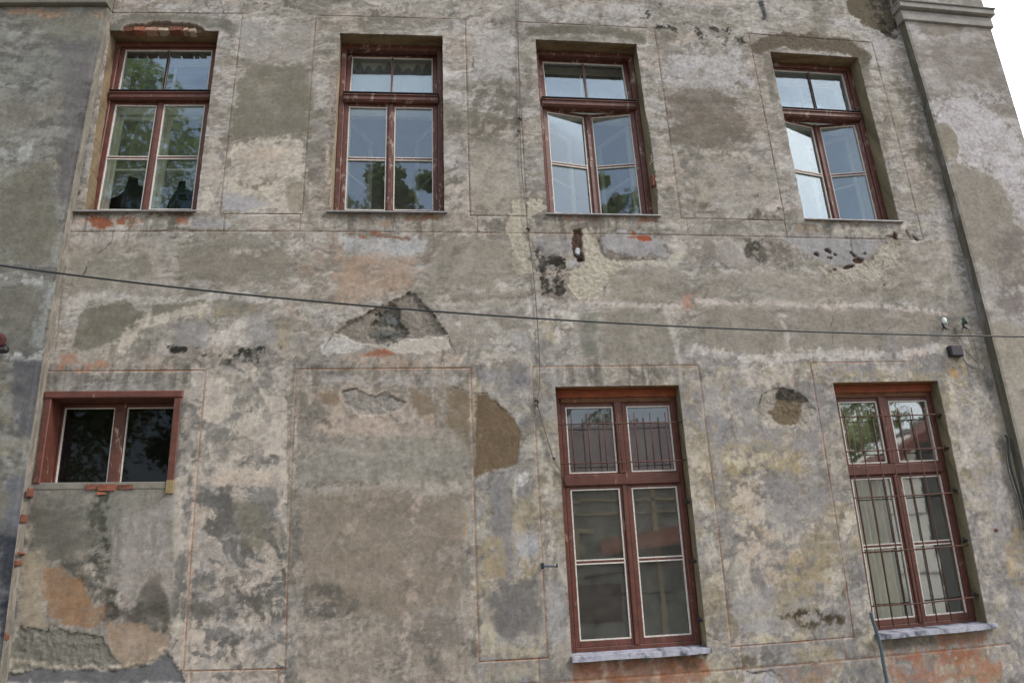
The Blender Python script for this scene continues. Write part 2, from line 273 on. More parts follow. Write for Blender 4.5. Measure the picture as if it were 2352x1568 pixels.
# patches: (kind, colour, points, opacity, soft px, wander px, breakup, height m, width, roughness)
PT = []
def K(col, pts, op=.8, soft=5, warp=12, brk=0., h=0., rim=None, ro=0.): PT.append(('k', col, pts, op, soft, warp, brk, h, 0, rim, ro))
def S(col, pts, wd=5, op=.8, soft=3, warp=4, brk=0., h=0., ro=0.):
    if wd < 2.2: wd *= .35; warp = min(warp, 1.6); h *= .5
    PT.append(('s', col, pts, op, soft, warp, brk, h, wd, None, ro))
exec(compile('''
# ---- left pilaster
K((112,110,96), [(40,25),(230,30),(235,95),(150,100),(60,60)], .7, 12, 14)
K((120,122,116), E(95,170,95,60,-10), .6, 16, 22, .3); S((140,142,138),[(5,195),(60,205),(150,190)],5,.5,4,10,.4)
K((102,98,100), [(140,95),(235,90),(215,250),(190,420),(165,490),(130,470),(150,300)], .7, 12, 12)
K((152,154,150), [(62,325),(82,310),(75,345),(50,370),(40,355)], .7, 5, 9, .3); K((152,154,155), [(0,345),(38,350),(30,420),(0,440)], .55, 8, 12, .4)
K((112,109,94), [(0,420),(60,380),(110,370),(135,390),(125,430),(140,520),(120,600),(0,605)], .75, 6, 10, 0, 0, (140,140,132))
S((150,136,118),[(110,365),(130,370),(128,385)],4,.6,3,5); S((70,68,64),[(205,200),(190,330),(175,440),(168,485)],9,.6,7,9,.3)
S((165,165,160),[(208,320),(190,430),(186,450)],3,.6,2,6,.5)
S((160,164,162),[(8,635),(55,640),(130,650)],7,.7,4,9,.3); K((106,104,94), [(0,665),(110,660),(100,760),(60,800),(0,800)], .7, 8, 9)
S((146,154,156),[(120,660),(95,740),(80,780)],12,.55,7,9,.2); S((165,170,170),[(20,815),(60,822),(105,812)],8,.75,4,7,.3)
K((88,87,94), [(35,830),(100,825),(95,900),(85,1000),(50,1000),(25,900)], .8, 6, 10); S((136,128,104),[(25,880),(10,960),(5,1040)],12,.5,8,14,.5)
K((96,100,112), [(30,1100),(70,1090),(55,1250),(20,1300),(0,1250)], .7, 14, 14); K((50,54,66), [(0,1230),(45,1230),(28,1420),(0,1568)], .85, 18, 10)
K((172,122,92), [(30,20),(160,22),(240,28),(225,36),(90,38),(25,30)], .5, 4, 8, .3)
# ---- above windows
K(LIL, [(330,5),(560,8),(545,28),(400,30)], .6, 8, 12, .3); S(DK,[(560,3),(620,8),(690,5)],12,.7,8,8,.6); S(OLD,[(640,30),(700,42),(728,45)],8,.6,6,8,.6)
S((104,102,90),[(262,62),(300,45),(420,48),(520,58),(530,70)],13,.75,6,7,.2); S((104,102,90),[(520,60),(530,110),(520,150)],8,.5,6,8,.4)
S((112,108,98),[(835,48),(920,50),(1030,55)],12,.7,5,5,.3); S((104,98,84),[(1220,73),(1350,66),(1440,78),(1475,92)],11,.85,5,5,.2); S(OLD,[(1215,90),(1216,180)],7,.5,6,9,.4)
S(DK,[(1030,30),(1060,33)],7,.6,4,8,.5); S(DK,[(1120,55),(1150,52)],10,.6,6,9,.6); S(DK,[(860,30),(880,25)],6,.5,4,8,.5)
K(LIL, [(1190,15),(1500,10),(1540,60),(1300,50)], .45, 14, 16, .3)
S(BLK,[(1480,28),(1540,60),(1600,75),(1700,88)],12,.85,4,16,.72); S(BLK,[(1500,5),(1560,40)],9,.6,3,12,.78); S((60,62,66),[(1748,8),(1756,38)],6,.8,3,3)
K((102,92,74), [(1942,-5),(1948,34),(1990,62),(2040,84),(2062,60),(2045,-5)], .95, 2, 7, 0, -.004, (178,172,165)); S(BLK,[(2015,5),(2030,50),(2045,75)],20,.75,8,10,.45)
S((112,106,102),[(2040,105),(2060,150),(2072,175)],16,.65,10,10,.4); S((96,91,80),[(2070,200),(2095,260),(2112,320),(2128,385)],13,.75,8,8,.35); S((158,152,132),[(2052,220),(2066,300)],9,.5,6,6)
K(LIL, [(1990,60),(2040,95),(2050,140),(2010,150),(1990,110)], .6, 8, 10)
S((104,92,76),[(1745,108),(1772,94),(1850,94),(1950,108),(1982,138)],17,.88,4,7,.15,-.003,.5); S(OLD,[(1762,130),(1778,230)],8,.6,4,4); S((110,104,88),[(1984,140),(1990,180)],10,.6,5,5)
# ---- panel 1
K((120,96,80), [(281,74),(284,64),(300,58),(330,55),(345,50),(385,50),(400,55),(430,52),(452,58),(468,66),(474,74)], .9, 1.2, 2.5, 0, -.035, (164,150,136), .8)
K((120,114,98), [(562,150),(700,150),(718,230),(705,300),(560,325),(532,300),(545,200)], .85, 10, 12)
K(GR, [(560,60),(720,60),(715,130),(560,140)], .6, 10, 16, .3)
K(CR, [(530,330),(690,315),(705,420),(690,485),(515,480),(520,400)], .8, 8, 14, .25); S((112,96,84),[(560,425),(620,412),(690,425)],8,.7,6,9,.5); S((120,100,88),[(530,370),(640,385)],5,.5,5,10,.5)
K((150,148,156), [(520,440),(580,450),(620,470),(560,484),(512,482)], .7, 4, 6); K((138,130,112), E(682,452,20,32), .7, 3, 4, 0, 0, (120,112,98)); K(PK, E(600,360,50,16), .5, 12, 10, .3)
K((170,160,146), [(475,320),(505,310),(500,400),(490,480),(470,480),(470,400)], .7, 8, 10, .2); K((186,176,162), [(462,455),(480,425),(492,450),(478,485),(458,487)], .7, 3, 5, 0, -.004); S((96,88,80),[(455,430),(470,438),(466,470)],2,.7,1.5,4)
# ---- panel 2 / w2 surround
S((150,136,124),[(762,150),(768,250),(756,330),(748,430),(748,480)],10,.65,4,10,.25,-.006,.8); S(DK,[(762,240),(764,270),(760,300)],2,.8,1.5,4); S((180,160,140),[(752,340),(752,430)],4,.7,2,3)
K(LIL, [(1085,70),(1180,70),(1185,180),(1085,185)], .6, 12, 14, .2); K((104,98,84), [(1085,200),(1150,185),(1200,230),(1195,300),(1150,325),(1085,320)], .75, 16, 14, .3); K((152,144,128), [(1085,340),(1190,340),(1195,480),(1085,490)], .7, 14, 12, .2)
S(DK,[(1100,480),(1160,510)],9,.4,6,9,.6); K((105,100,92), [(1100,505),(1165,503),(1160,530),(1100,530)], .7, 5, 6, .4)
K((104,100,90), [(1205,165),(1225,160),(1225,200),(1210,215)], .6, 6, 7, .3); K((112,108,100), [(1205,405),(1245,420),(1235,450),(1212,450)], .6, 8, 8, .3)
K(YC, [(1180,462),(1210,455),(1250,456),(1255,478),(1216,498),(1216,560),(1228,620),(1190,630),(1178,580),(1163,525),(1168,490)], .85, 2, 7, 0, -.006, (120,110,95), .6)
# ---- panel 3
K((174,170,172), [(1530,130),(1700,120),(1730,200),(1600,215),(1530,190)], .65, 14, 16, .2); K((110,100,88), [(1530,200),(1640,200),(1690,240),(1720,320),(1640,345),(1545,330)], .8, 14, 18, .25)
S(CR,[(1545,345),(1640,350),(1760,362)],5,.6,4,5,.3); K((158,148,134), [(1550,355),(1760,370),(1780,470),(1600,480)], .6, 12, 14, .3); S(DK,[(1580,375),(1585,400)],14,.45,10,8,.4); S((118,110,106),[(1695,390),(1705,420)],16,.6,10,8,.3)
S((92,82,70),[(1600,478),(1650,486)],9,.6,5,8,.5); S((88,78,64),[(1725,495),(1795,490)],9,.75,5,6,.4); K((120,114,104), [(1640,505),(1790,512),(1790,535),(1650,530)], .5, 6, 8, .4); K(OL, E(1610,166,8,11), .7, 2, 3)
# ---- right pilaster
K((128,118,104), [(2110,50),(2200,52),(2210,70),(2180,85),(2110,78)], .8, 4, 6); K((126,116,106), [(2140,90),(2290,100),(2300,200),(2150,190)], .6, 14, 14, .2); S((98,90,90),[(2220,215),(2260,235),(2300,220)],14,.6,9,12,.5)
K((178,172,174), [(2125,230),(2220,225),(2330,300),(2352,380),(2352,480),(2320,470),(2260,395),(2190,370),(2150,290)], .75, 10, 16, .15)
K((136,126,108), [(2150,284),(2175,285),(2195,310),(2203,340),(2196,372),(2170,378),(2150,330)], .9, 2, 4, 0, 0, (182,176,172)); K((140,131,117), [(2178,370),(2225,385),(2268,400),(2305,425),(2322,470),(2330,520),(2352,530),(2352,660),(2230,660),(2200,520)], .85, 3, 8, 0, 0, (180,174,168))
K((112,102,98), [(2290,530),(2352,540),(2352,750),(2300,730),(2270,640)], .65, 14, 16, .35); K(LIL, [(2235,600),(2290,620),(2290,680),(2250,670)], .5, 10, 12); K((152,143,126), [(2262,740),(2352,750),(2352,1180),(2300,1000)], .8, 14, 8)
# ---- below upper sills
K(OR, [(200,505),(215,497),(258,500),(262,520),(215,526)], .85, 3, 6, .2, -.002); K(OR, [(270,498),(330,494),(345,500),(300,520),(265,512)], .8, 3, 8, .35, -.002); K(OR, [(400,500),(425,502),(432,514),(410,514)], .7, 3, 5, .2); K((176,150,128), E(185,510,9,12), .7, 4, 5); S((90,60,45),[(180,493),(300,493),(445,492)],4,.7,3,4,.4)
K((150,150,156), [(440,500),(530,505),(520,528),(440,524)], .6, 6, 6); S((130,90,66),[(760,497),(850,500),(1010,499)],5,.7,3,5,.4); K((172,118,84), [(860,505),(930,505),(920,515),(870,516)], .4, 5, 6, .3); S((110,104,98),[(905,505),(912,525)],5,.6,3,4)
K(OR, E(1370,503,12,5), .7, 2, 4, .2); K(OR, E(1495,506,14,4), .7, 2, 4, .2); S((150,100,70),[(1300,500),(1500,503)],4,.5,3,5,.5); S(DK,[(1240,500),(1248,540),(1246,580)],10,.7,6,5,.4); K(OR, E(1325,508,9,5),.5,3,4,.3)
K((178,168,150), [(1745+140,520),(2060,525),(2065,545),(1900,545)], .4, 5, 8, .3); S((110,88,60),[(1830,520),(1900,527)],7,.5,4,6,.4)
# ---- middle band, left
K((158,150,138), [(170,545),(420,545),(400,690),(150,690)], .5, 14, 14, .2); K((122,116,102), [(172,600),(255,560),(280,600),(240,660),(170,660)], .45, 10, 12, .2); K((120,114,100), [(288,595),(345,570),(352,630),(300,642)], .7, 8, 10); K((124,117,103), [(405,580),(480,545),(655,540),(665,640),(600,655),(420,645)], .7, 10, 16, .1)
S((176,170,162),[(530,572),(600,580),(640,560)],6,.6,3,6,.3); S((150,112,90),[(700,620),(760,560)],20,.25,12,14,.3); S(DK,[(460,640),(480,650)],9,.3,6,6,.4)
S((180,174,166),[(165,690),(250,682),(320,690),(500,682),(640,692)],7,.7,4,7,.2); K((114,109,94), [(192,705),(290,690),(302,700),(345,725),(310,760),(262,780),(205,808),(165,795),(178,740)], .88, 4, 7, 0, 0, (170,164,152)); K((120,114,99), [(352,702),(470,690),(455,712),(400,725),(348,732)], .85, 4, 6, 0, 0, (172,166,154)); K((116,110,96), [(480,700),(560,688),(600,720),(540,735),(470,720)], .6, 8, 9)
S(CR,[(275,795),(330,745),(400,722),(480,712)],12,.75,5,9,.25); K((134,132,136), [(405,745),(470,735),(480,790),(400,800)], .7, 8, 9, .2); K((186,178,168), [(540,740),(570,730),(560,790),(500,800),(480,780)], .7, 6, 12, .35); K((132,130,132), [(575,720),(630,720),(640,780),(590,800),(560,770)], .6, 8, 12, .3); S(OCH,[(450,735),(520,715),(600,710)],7,.5,5,9,.5); S(OCH,[(650,740),(655,790)],12,.5,6,10,.4); S(PK,[(660,710),(690,730)],8,.5,4,8,.3)
S(BLK,[(395,800),(430,805),(480,808),(560,812),(640,804)],8,.85,4,7,.5); K((62,60,54), [(490,815),(540,805),(600,810),(590,832),(540,840),(510,832)], .85, 6, 10, .35); S(DK,[(400,825),(440,830)],8,.5,4,9,.5); S(DK,[(620,832),(680,828)],6,.5,4,9,.55)
K((176,122,96), [(135,815),(175,812),(180,830),(140,850)], .7, 5, 7, .2); K((172,118,90), [(170,838),(225,832),(255,840),(250,852),(170,851)], .7, 4, 8, .3); S(PK,[(300,830),(420,845)],16,.5,8,12,.4)
K(CR, [(470,850),(660,850),(655,1100),(450,1100)], .55, 10, 14, .2)
# ---- middle band, centre
K((168,168,170), [(784,545),(985,545),(970,585),(860,597),(800,580)], .7, 5, 9, .1); K((166,134,110), [(775,585),(950,592),(960,650),(870,685),(770,690)], .6, 12, 16, .2); K((150,120,96), [(790,600),(860,600),(850,625),(790,630)], .4, 8, 12, .3); S((110,96,84),[(975,590),(1020,548)],12,.5,7,8,.4); S((112,118,104),[(1000,660),(1015,600)],12,.35,8,8,.3)
K((140,131,116), [(1010,560),(1170,545),(1192,625),(1100,668),(985,640)], .7, 10, 12); K((104,98,90), [(1080,543),(1168,542),(1170,570),(1120,552)], .7, 8, 8, .3); S((100,94,84),[(1042,590),(1052,572),(1075,562)],7,.5,5,5,.3)
K(OL, [(1030,672),(1200,668),(1215,690),(1040,692)], .4, 8, 10); S((182,172,162),[(1010,700),(1100,697),(1215,690)],5,.6,3,5,.2)
K((132,125,112), [(1040,705),(1210,700),(1215,770),(1100,800),(1030,780)], .5, 10, 14, .3); K((184,177,168), [(1140,775),(1190,770),(1200,800),(1150,830),(1100,835)], .6, 6, 14, .35); K((148,146,150), [(1170,765),(1210,762),(1215,795),(1175,792)], .6, 6, 6); K((190,182,172), [(1215,690),(1260,700),(1330,720),(1300,760),(1240,790),(1225,760)], .65, 6, 14, .35); S(OCH,[(1245,750),(1270,745),(1250,800)],8,.5,4,10,.4)
K((182,177,172), [(735,812),(748,778),(784,766),(820,780),(850,788),(835,802),(784,812)], .7, 4, 8, .1, -.003, (150,142,132))
K((140,131,120), [(762,770),(800,738),(850,716),(905,690),(935,672),(960,674),(968,695),(992,716),(1000,740),(1020,758),(1028,768),(950,777),(880,792),(830,790),(784,766)], .95, 1.5, 6, 0, -.024, (172,160,146), 1.)
K((108,106,98), [(850,742),(872,714),(898,699),(914,712),(920,735),(932,750),(930,775),(900,785),(865,788),(846,768)], .8, 3, 8, 0, -.032, None, 1.); K((106,112,112), E(905,735,24,10,12), .7, 3, 7, 0, .010, None, .6); K((112,116,115), E(892,760,20,10), .7, 3, 7, 0, .008, None, .6); S((150,136,120),[(855,752),(890,748),(925,755)],4,.8,2,4); K((98,104,104), E(892,790,14,4),.7,2,3)
K((176,168,156), [(900,785),(950,777),(1030,770),(1036,800),(960,812),(895,806)], .8, 3, 5, 0, -.003); S((70,62,54),[(1022,752),(1030,775),(1036,792),(1048,808)],1.6,.9,1.2,3,0,-.004); K(OR, [(832,815),(860,800),(885,803),(908,815),(870,820)], .85, 4, 5, .2); S((176,140,118),[(780,830),(960,838)],16,.4,9,12,.35); K(PK,[(1000,810),(1060,812),(1050,840),(1000,838)],.5,8,9,.3)
S((60,52,44),[(745,800),(762,768),(850,714),(945,669)],1.6,.6,1.5,5); S((60,52,44),[(962,674),(966,695),(992,716),(1024,764)],1.8,.85,1.4,5)
S(BLK,[(1238,575),(1246,620),(1254,665)],11,.9,4,6,.35); S(BLK,[(1285,598),(1288,630),(1278,668)],17,.9,5,9,.35); S(BLK,[(1270,600),(1300,605)],10,.8,4,6,.4); S((84,84,76),[(1235,720),(1275,700),(1300,695)],7,.6,4,7,.5)
K((152,150,156), [(1225,535),(1325,545),(1315,590),(1235,570)], .55, 5, 9, .2); K((156,156,162), [(1305,600),(1335,590),(1340,620),(1310,618)], .7, 3, 5)
K(YC, [(1335,535),(1345,527),(1372,548),(1385,585),(1420,596),(1470,590),(1510,596),(1450,606),(1405,628),(1396,655),(1390,676),(1360,690),(1325,682),(1305,655),(1305,622),(1335,610),(1345,575)], .95, 2, 6, 0, -.008, (120,108,92), .8)
K((176,168,150), [(1420,592),(1470,590),(1530,600),(1575,560),(1590,575),(1540,612),(1450,612)], .7, 4, 7, .1); K((148,145,150), [(1378,545),(1420,528),(1520,545),(1528,588),(1480,592),(1430,588),(1392,580)], .62, 4, 9, .1, .004, (96,84,72)); K((92,70,58), [(1318,530),(1330,528),(1336,555),(1338,598),(1318,592),(1312,570)], .9, 2, 5, 0, -.02, None, 1.); K((56,40,32), E(1330,596,7,5), .9, 2, 3, 0, -.01); K((186,198,206), E(1327,577,7,8), .9, 1.5, 2, 0, .02)
K((160,76,48), E(1455,536,6,5), .95, 1.5, 2); K((162,82,52), E(1478,547,18,7,6), .95, 1.5, 4, 0, -.004); K((150,90,66), E(1450,545,12,4), .7, 2, 3); K((176,80,48), E(834,544,7,4), .95, 1.5, 2); K((150,80,56), E(862,534,10,3), .9, 1.5, 3); S((80,68,58),[(350,531),(420,526),(470,532)],2,.8,1.5,4); S((120,80,60),[(800,536),(840,538),(900,545),(940,548)],2.5,.7,2,5,.2)
# ---- middle band, right
K((144,135,120), [(1400,630),(1460,610),(1560,615),(1568,690),(1390,692)], .65, 6, 9); S((184,174,164),[(1330,690),(1450,702),(1540,705),(1580,695)],5,.7,3,5,.2); K((138,131,117), [(1385,708),(1535,712),(1548,825),(1390,832)], .7, 6, 9); K((106,110,96), [(1335,720),(1368,720),(1365,800),(1345,825),(1330,790)], .65, 9, 7, .2); S((184,176,168),[(1528,715),(1548,770),(1562,830)],5,.65,4,4,.2); K((170,116,92), E(1582,690,18,14), .65, 5, 8, .3)
K((78,72,64), [(1708,550),(1752,548),(1758,605),(1735,616),(1712,590)], .85, 6, 6, .35); K((106,98,86), [(1750,550),(1810,560),(1825,590),(1790,610),(1745,612)], .75, 8, 8, .3); K((96,92,84), [(1655,605),(1710,610),(1705,622),(1665,618)], .7, 5, 5, .2); K((152,144,136), [(1646,560),(1675,554),(1700,575),(1711,598),(1705,612),(1672,606),(1652,590)], .92, 2, 3, 0, .002, (178,166,156)); K((112,106,98), [(1575,560),(1640,560),(1650,600),(1590,620)], .5, 12, 14, .3)
K((146,145,147), [(1805,540),(2042,550),(2020,575),(1992,598),(1955,612),(1905,615),(1870,592),(1825,574)], .7, 5, 9, .1, -.003)
K((172,162,146), [(1875,602),(1905,617),(1955,614),(1995,600),(2042,552),(2078,560),(2060,606),(2010,640),(1930,648),(1895,628)], .85, 3, 8, .1, -.006, (130,116,96), .9)
'''
+ '\n'.join("K((84,62,52), E(%d,%d,%d,%d,%d), .92, 1.5, 3, 0, -.015)" % t for t in ((1876,584,8,4,20),(1902,577,10,4,25),(1918,584,7,3,20),(1905,592,5,3,20),(1938,590,4,2,0),(1960,584,9,3,35),(1972,598,12,5,5),(1914,619,8,3,0),(1950,612,12,3,-10),(2056,541,5,9,-20),(2100,545,12,3,35),(2030,655,4,3,30),(1985,583,5,2,0)))
+ '''
S((190,176,168),[(1600,690),(1690,697),(1780,695),(1860,703),(1970,700),(2030,706),(2100,712),(2170,718)],5,.75,3,6,.25); K((140,131,118), [(1605,704),(1790,706),(1800,800),(1750,815),(1640,812),(1612,780)], .75, 6, 8); K((140,132,119), [(1808,710),(1900,712),(2030,712),(2040,800),(1830,812)], .7, 8, 9); K((142,133,120), [(2045,715),(2150,722),(2155,785),(2060,800)], .6, 8, 9); S((184,176,170),[(1795,735),(1808,770),(1810,820)],5,.6,4,4,.2)
S((186,178,172),[(1600,800),(1700,825),(1800,820),(1900,812),(2040,818),(2150,800)],9,.75,4,8,.25); K((142,134,120), [(1600,620),(1880,640),(2100,660),(2150,690),(1900,692),(1600,680)], .5, 10, 12); K((152,144,130), [(2060,560),(2170,560),(2200,680),(2080,690)], .4, 12, 12); K((184,160,148), E(2108,812,30,14), .5, 6, 9, .3); S((150,142,132),[(1935,640),(1985,640)],7,.5,4,4)
K((82,76,62), [(2235,842),(2262,850),(2280,880),(2275,895),(2250,880)], .7, 10, 6, .2); K((182,140,86), [(2176,848),(2192,850),(2200,866),(2182,868)], .8, 2, 4); S((190,160,110),[(2212,840),(2220,862)],4,.5,2,3)
# ---- lower left: under the small window
K((122,120,110), [(88,1105),(400,1105),(395,1260),(65,1260)], .8, 8, 5); K((98,96,86), [(68,1160),(210,1170),(215,1290),(170,1310),(60,1275)], .8, 14, 14, .1); S((70,71,64),[(238,1130),(225,1170),(222,1200),(235,1260),(225,1310),(265,1385)],17,.75,10,10,.3); K((152,144,138), [(270,1200),(400,1130),(400,1400),(300,1400),(272,1330)], .75, 16, 10, .15)
for k_ in range(9): S((100,98,90) if k_%2 else (160,152,146),[(262+k_*13,1170+k_*3),(262+k_*13,1290)],3,.35,3,5,.4)
S((90,90,82),[(95,1130),(210,1160)],24,.4,14,12,.35)
K((150,112,80), [(100,1302),(145,1300),(160,1322),(190,1325),(195,1350),(212,1372),(215,1390),(248,1390),(245,1420),(215,1440),(150,1432),(115,1412),(90,1350)], .85, 4, 6, .05); K((158,142,118), [(50,1262),(100,1262),(105,1300),(98,1380),(110,1440),(45,1445)], .75, 8, 7); K((70,67,60), [(140,1290),(190,1290),(215,1340),(240,1380),(215,1390),(190,1330),(150,1315)], .6, 8, 8, .2)
K((76,73,66), [(245,1385),(300,1400),(330,1370),(372,1360),(388,1400),(388,1458),(330,1452),(280,1420),(235,1425)], .85, 9, 9, .2); K((108,101,92), [(310,1380),(325,1345),(350,1322),(368,1318),(373,1380)], .8, 4, 4)
K((158,132,108), [(240,1432),(300,1425),(390,1460),(375,1500),(330,1530),(270,1530),(250,1480)], .8, 6, 8, .1); K((128,125,113), [(45,1440),(110,1450),(150,1445),(235,1462),(255,1500),(280,1528),(150,1530),(30,1540),(28,1480)], .9, 3, 7, 0, -.008, (168,158,140), 1.)
S((62,58,52),[(45,1436),(110,1450),(115,1430),(145,1448),(235,1462),(240,1478)],1.6,.8,1.3,4,0,-.004)
K((104,104,108), [(10,1545),(180,1532),(300,1536),(360,1515),(380,1500),(420,1540),(420,1568),(10,1568)], .85, 3, 8, .1, -.01)
S((184,170,150),[(30,1515),(120,1530),(230,1535),(340,1522),(378,1490)],4,.6,3,5,.2)
# ---- strip right of the small window
S((176,166,156),[(430,960),(420,1100),(415,1300),(405,1500)],12,.55,7,9,.3); S((112,110,104),[(440,960),(445,1030)],12,.5,8,8,.4); S((100,99,96),[(415,1280),(412,1340),(410,1390)],13,.6,8,7,.3); S((182,160,142),[(450,1100),(436,1350),(428,1500)],6,.5,4,5,.3); K((118,116,114), [(200,985-105),(395,975-105),(395,895),(150,898)], .5, 8, 10, .3)
# ---- mottled strip 480-655
K((104,103,100), E(600,880,30,14,-30), .6, 6, 12, .3); K((110,109,104), E(560,930,50,20,-30), .7, 6, 14, .35); K((106,104,102), E(500,1000,45,12,15), .7, 6, 12, .3); K((100,99,96), E(590,1060,50,14,-12), .75, 5, 12, .3); K((104,102,98), E(510,1045,26,14,-20), .6, 5, 12, .3); K((184,164,146), E(560,1100,80,16,4), .6, 8, 9, .2)
K((96,94,90), [(480,1125),(525,1120),(535,1180),(515,1225),(485,1220)], .75, 8, 12, .3); K((122,117,102), [(545,1150),(605,1150),(620,1220),(600,1262),(550,1255)], .8, 8, 9, .1); K((100,98,96), E(622,1140,12,22), .6, 6, 9, .2); K((124,118,106), E(640,1225,18,32), .6, 6, 8, .1)
K((98,96,92), E(600,1345,48,12,-38), .8, 4, 9, .3); K((98,96,92), E(540,1330,30,20,-20), .6, 6, 12, .4); K((96,94,90), E(520,1400,40,30,-20), .7, 7, 14, .4); K((92,90,86), E(585,1390,45,26,-40), .6, 6, 14, .4); K((96,94,90), E(525,1470,36,12,-18), .8, 5, 9, .3); K((98,96,94), E(600,1480,22,22,-30), .6, 6, 10, .3); K((104,98,88), E(470,1410,22,18,0), .6, 8, 9, .3); K(WH, E(560,1440,80,8,4), .5, 6, 9, .3); K(OCH, E(468,1348,12,10), .4, 5, 6)
# ---- panel 680-1080
K((168,164,164), [(700,862),(1060,862),(1050,885),(720,890)], .5, 6, 9, .3); K((150,140,126), E(910,895,30,14), .5, 8, 9, .2); K((172,150,132), [(720,900),(790,880),(900,895),(960,930),(900,990),(760,1000),(710,960)], .5, 10, 14, .3); K((118,94,70), [(735,905),(780,895),(790,920),(750,930)], .6, 6, 9, .35)
K((146,139,130), [(784,900),(818,892),(840,905),(862,910),(888,898),(905,912),(935,925),(905,945),(868,955),(820,948),(790,930)], .9, 2, 5, 0, -.008, (180,164,148), .8); S((66,56,48),[(790,898),(818,891),(842,905),(862,910),(890,896),(905,913),(936,926)],1.6,.8,1.3,3)
K((126,108,86), [(945,890),(980,910),(1010,940),(990,965),(960,955),(945,930)], .75, 6, 8, .2); K((122,104,82), [(1022,885),(1078,900),(1080,1040),(1060,1010),(1030,970)], .8, 6, 7, .1); K(BR, [(1090,905),(1120,903),(1145,930),(1178,955),(1196,990),(1198,1030),(1190,1068),(1135,1078),(1090,1100)], .95, 2, 5, .04, -.003)
S((70,58,46),[(1040,887),(1085,902),(1125,903),(1152,938),(1186,956)],1.6,.8,1.3,3,0,-.003); S((190,170,152),[(1095,900),(1095,960),(1100,1000)],3,.5,2,6,.5)
K((184,162,146), [(760,950),(900,955),(990,960),(1000,1000),(850,1010),(740,990)], .5, 10, 12, .25); K((140,137,126), [(690,1010),(1075,1000),(1075,1110),(690,1110)], .55, 16, 16, .15); K((168,160,150), [(690,1120),(930,1105),(1075,1112),(1060,1130),(980,1150),(940,1130),(860,1125),(700,1140)], .6, 8, 10, .2)
K((137,123,107), [(700,1140),(770,1135),(890,1118),(930,1125),(960,1150),(1050,1132),(1060,1180),(1055,1380),(900,1420),(700,1380)], .7, 8, 9, .05); S((178,158,146),[(958,1130),(946,1180),(952,1240),(940,1310),(946,1380),(930,1450),(934,1560)],8,.6,7,9,.3); S((170,150,136),[(870,1130),(820,1190),(784,1240)],8,.45,5,6,.2)
K((92,88,82), [(695,1350),(760,1345),(830,1385),(800,1412),(700,1410)], .75, 12, 14, .3); K((104,97,90), [(950,1400),(1060,1420),(1060,1480),(960,1490)], .55, 12, 14, .3); S((172,152,138),[(1050,1300),(1000,1380),(950,1440)],6,.45,4,6,.3); K((170,162,156), E(1030,1270,26,22), .4, 10, 10, .2); K((170,152,138),[(690,1440),(1080,1500),(1090,1568),(690,1568)],.4,14,16,.4); S((168,128,84),[(1068,1180),(1066,1230)],4,.6,3,4,.2); K((96,88,78),E(1085,1488,16,20),.6,6,9,.3)
# ---- strip 1100-1240
K((126,124,126), [(1125,1120),(1170,1120),(1182,1330),(1140,1350),(1130,1200)], .7, 10, 12, .2); K((156,136,98), [(1098,1220),(1150,1240),(1165,1330),(1110,1350),(1096,1300)], .7, 10, 14, .3); K((158,140,104), [(1180,1150),(1225,1130),(1215,1230),(1180,1250)], .6, 10, 12, .25); K((160,161,170), [(1180,1225),(1215,1215),(1235,1240),(1232,1280),(1190,1270)], .7, 8, 9, .1); K((158,138,98), [(1200,1290),(1240,1280),(1242,1330),(1210,1340)], .6, 8, 12, .3)
K((108,105,104), [(1125,1375),(1160,1340),(1230,1330),(1240,1400),(1232,1450),(1150,1465),(1130,1420)], .75, 12, 12, .2); K((184,170,140), [(1105,1440),(1125,1420),(1140,1480),(1240,1485),(1240,1505),(1108,1508)], .6, 6, 8, .25); K(WH, [(1190,1090),(1215,1085),(1210,1110),(1192,1115)], .8, 3, 5, .1); S(WH,[(1100,1095),(1115,1085)],5,.5,3,5,.3)
K((166,158,140), [(1115,1525),(1240,1525),(1240,1560),(1115,1560)], .5, 6, 8, .3); K((154,152,152), [(1255,1330),(1292,1320),(1305,1450),(1270,1480),(1256,1420)], .6, 10, 9, .1); K((168,156,142), [(1270,1480),(1310,1470),(1318,1540),(1290,1550)], .6, 6, 9, .2); S((184,176,164),[(1262,1050),(1265,1200),(1268,1300)],6,.55,4,5,.3); K((104,100,92), [(1300,1100),(1310,1140),(1300,1200),(1285,1200)], .4, 8, 8, .2)
K((128,126,132), [(1110,860),(1220,855),(1200,900),(1120,890)], .55, 10, 14, .3)
# ---- lower right panel
K((190,176,160), [(1700,842),(1830,850),(1820,890),(1720,880)], .6, 8, 12, .25); S((150,100,76),[(1790,860),(1820,880)],7,.4,4,6,.5)
K((160,150,138), [(1745,925),(1762,895),(1800,890),(1845,910),(1870,940),(1868,975),(1830,985),(1790,972),(1755,955)], .8, 2, 6, 0, -.005, None, .9); K((120,104,80), [(1772,935),(1785,910),(1840,915),(1842,965),(1830,982),(1790,970),(1762,950)], .88, 3, 6, .12, -.004); K((66,62,54), [(1785,898),(1810,890),(1845,910),(1858,925),(1820,922),(1785,915)], .85, 4, 6, .25); S((60,54,46),[(1742,935),(1750,905),(1775,893),(1800,890),(1848,910),(1872,940)],1.8,.8,1.4,4,0,-.004)
K((134,130,134), [(1650,960),(1740,985),(1850,990),(1900,1020),(1850,1040),(1660,1030)], .6, 10, 14, .3); K((164,146,104), [(1655,1025),(1720,1010),(1790,1030),(1850,1040),(1840,1090),(1740,1075),(1660,1090)], .65, 9, 14, .3); K((192,180,160), [(1660,1040),(1740,1035),(1780,1060),(1730,1072),(1670,1065)], .6, 5, 12, .3)
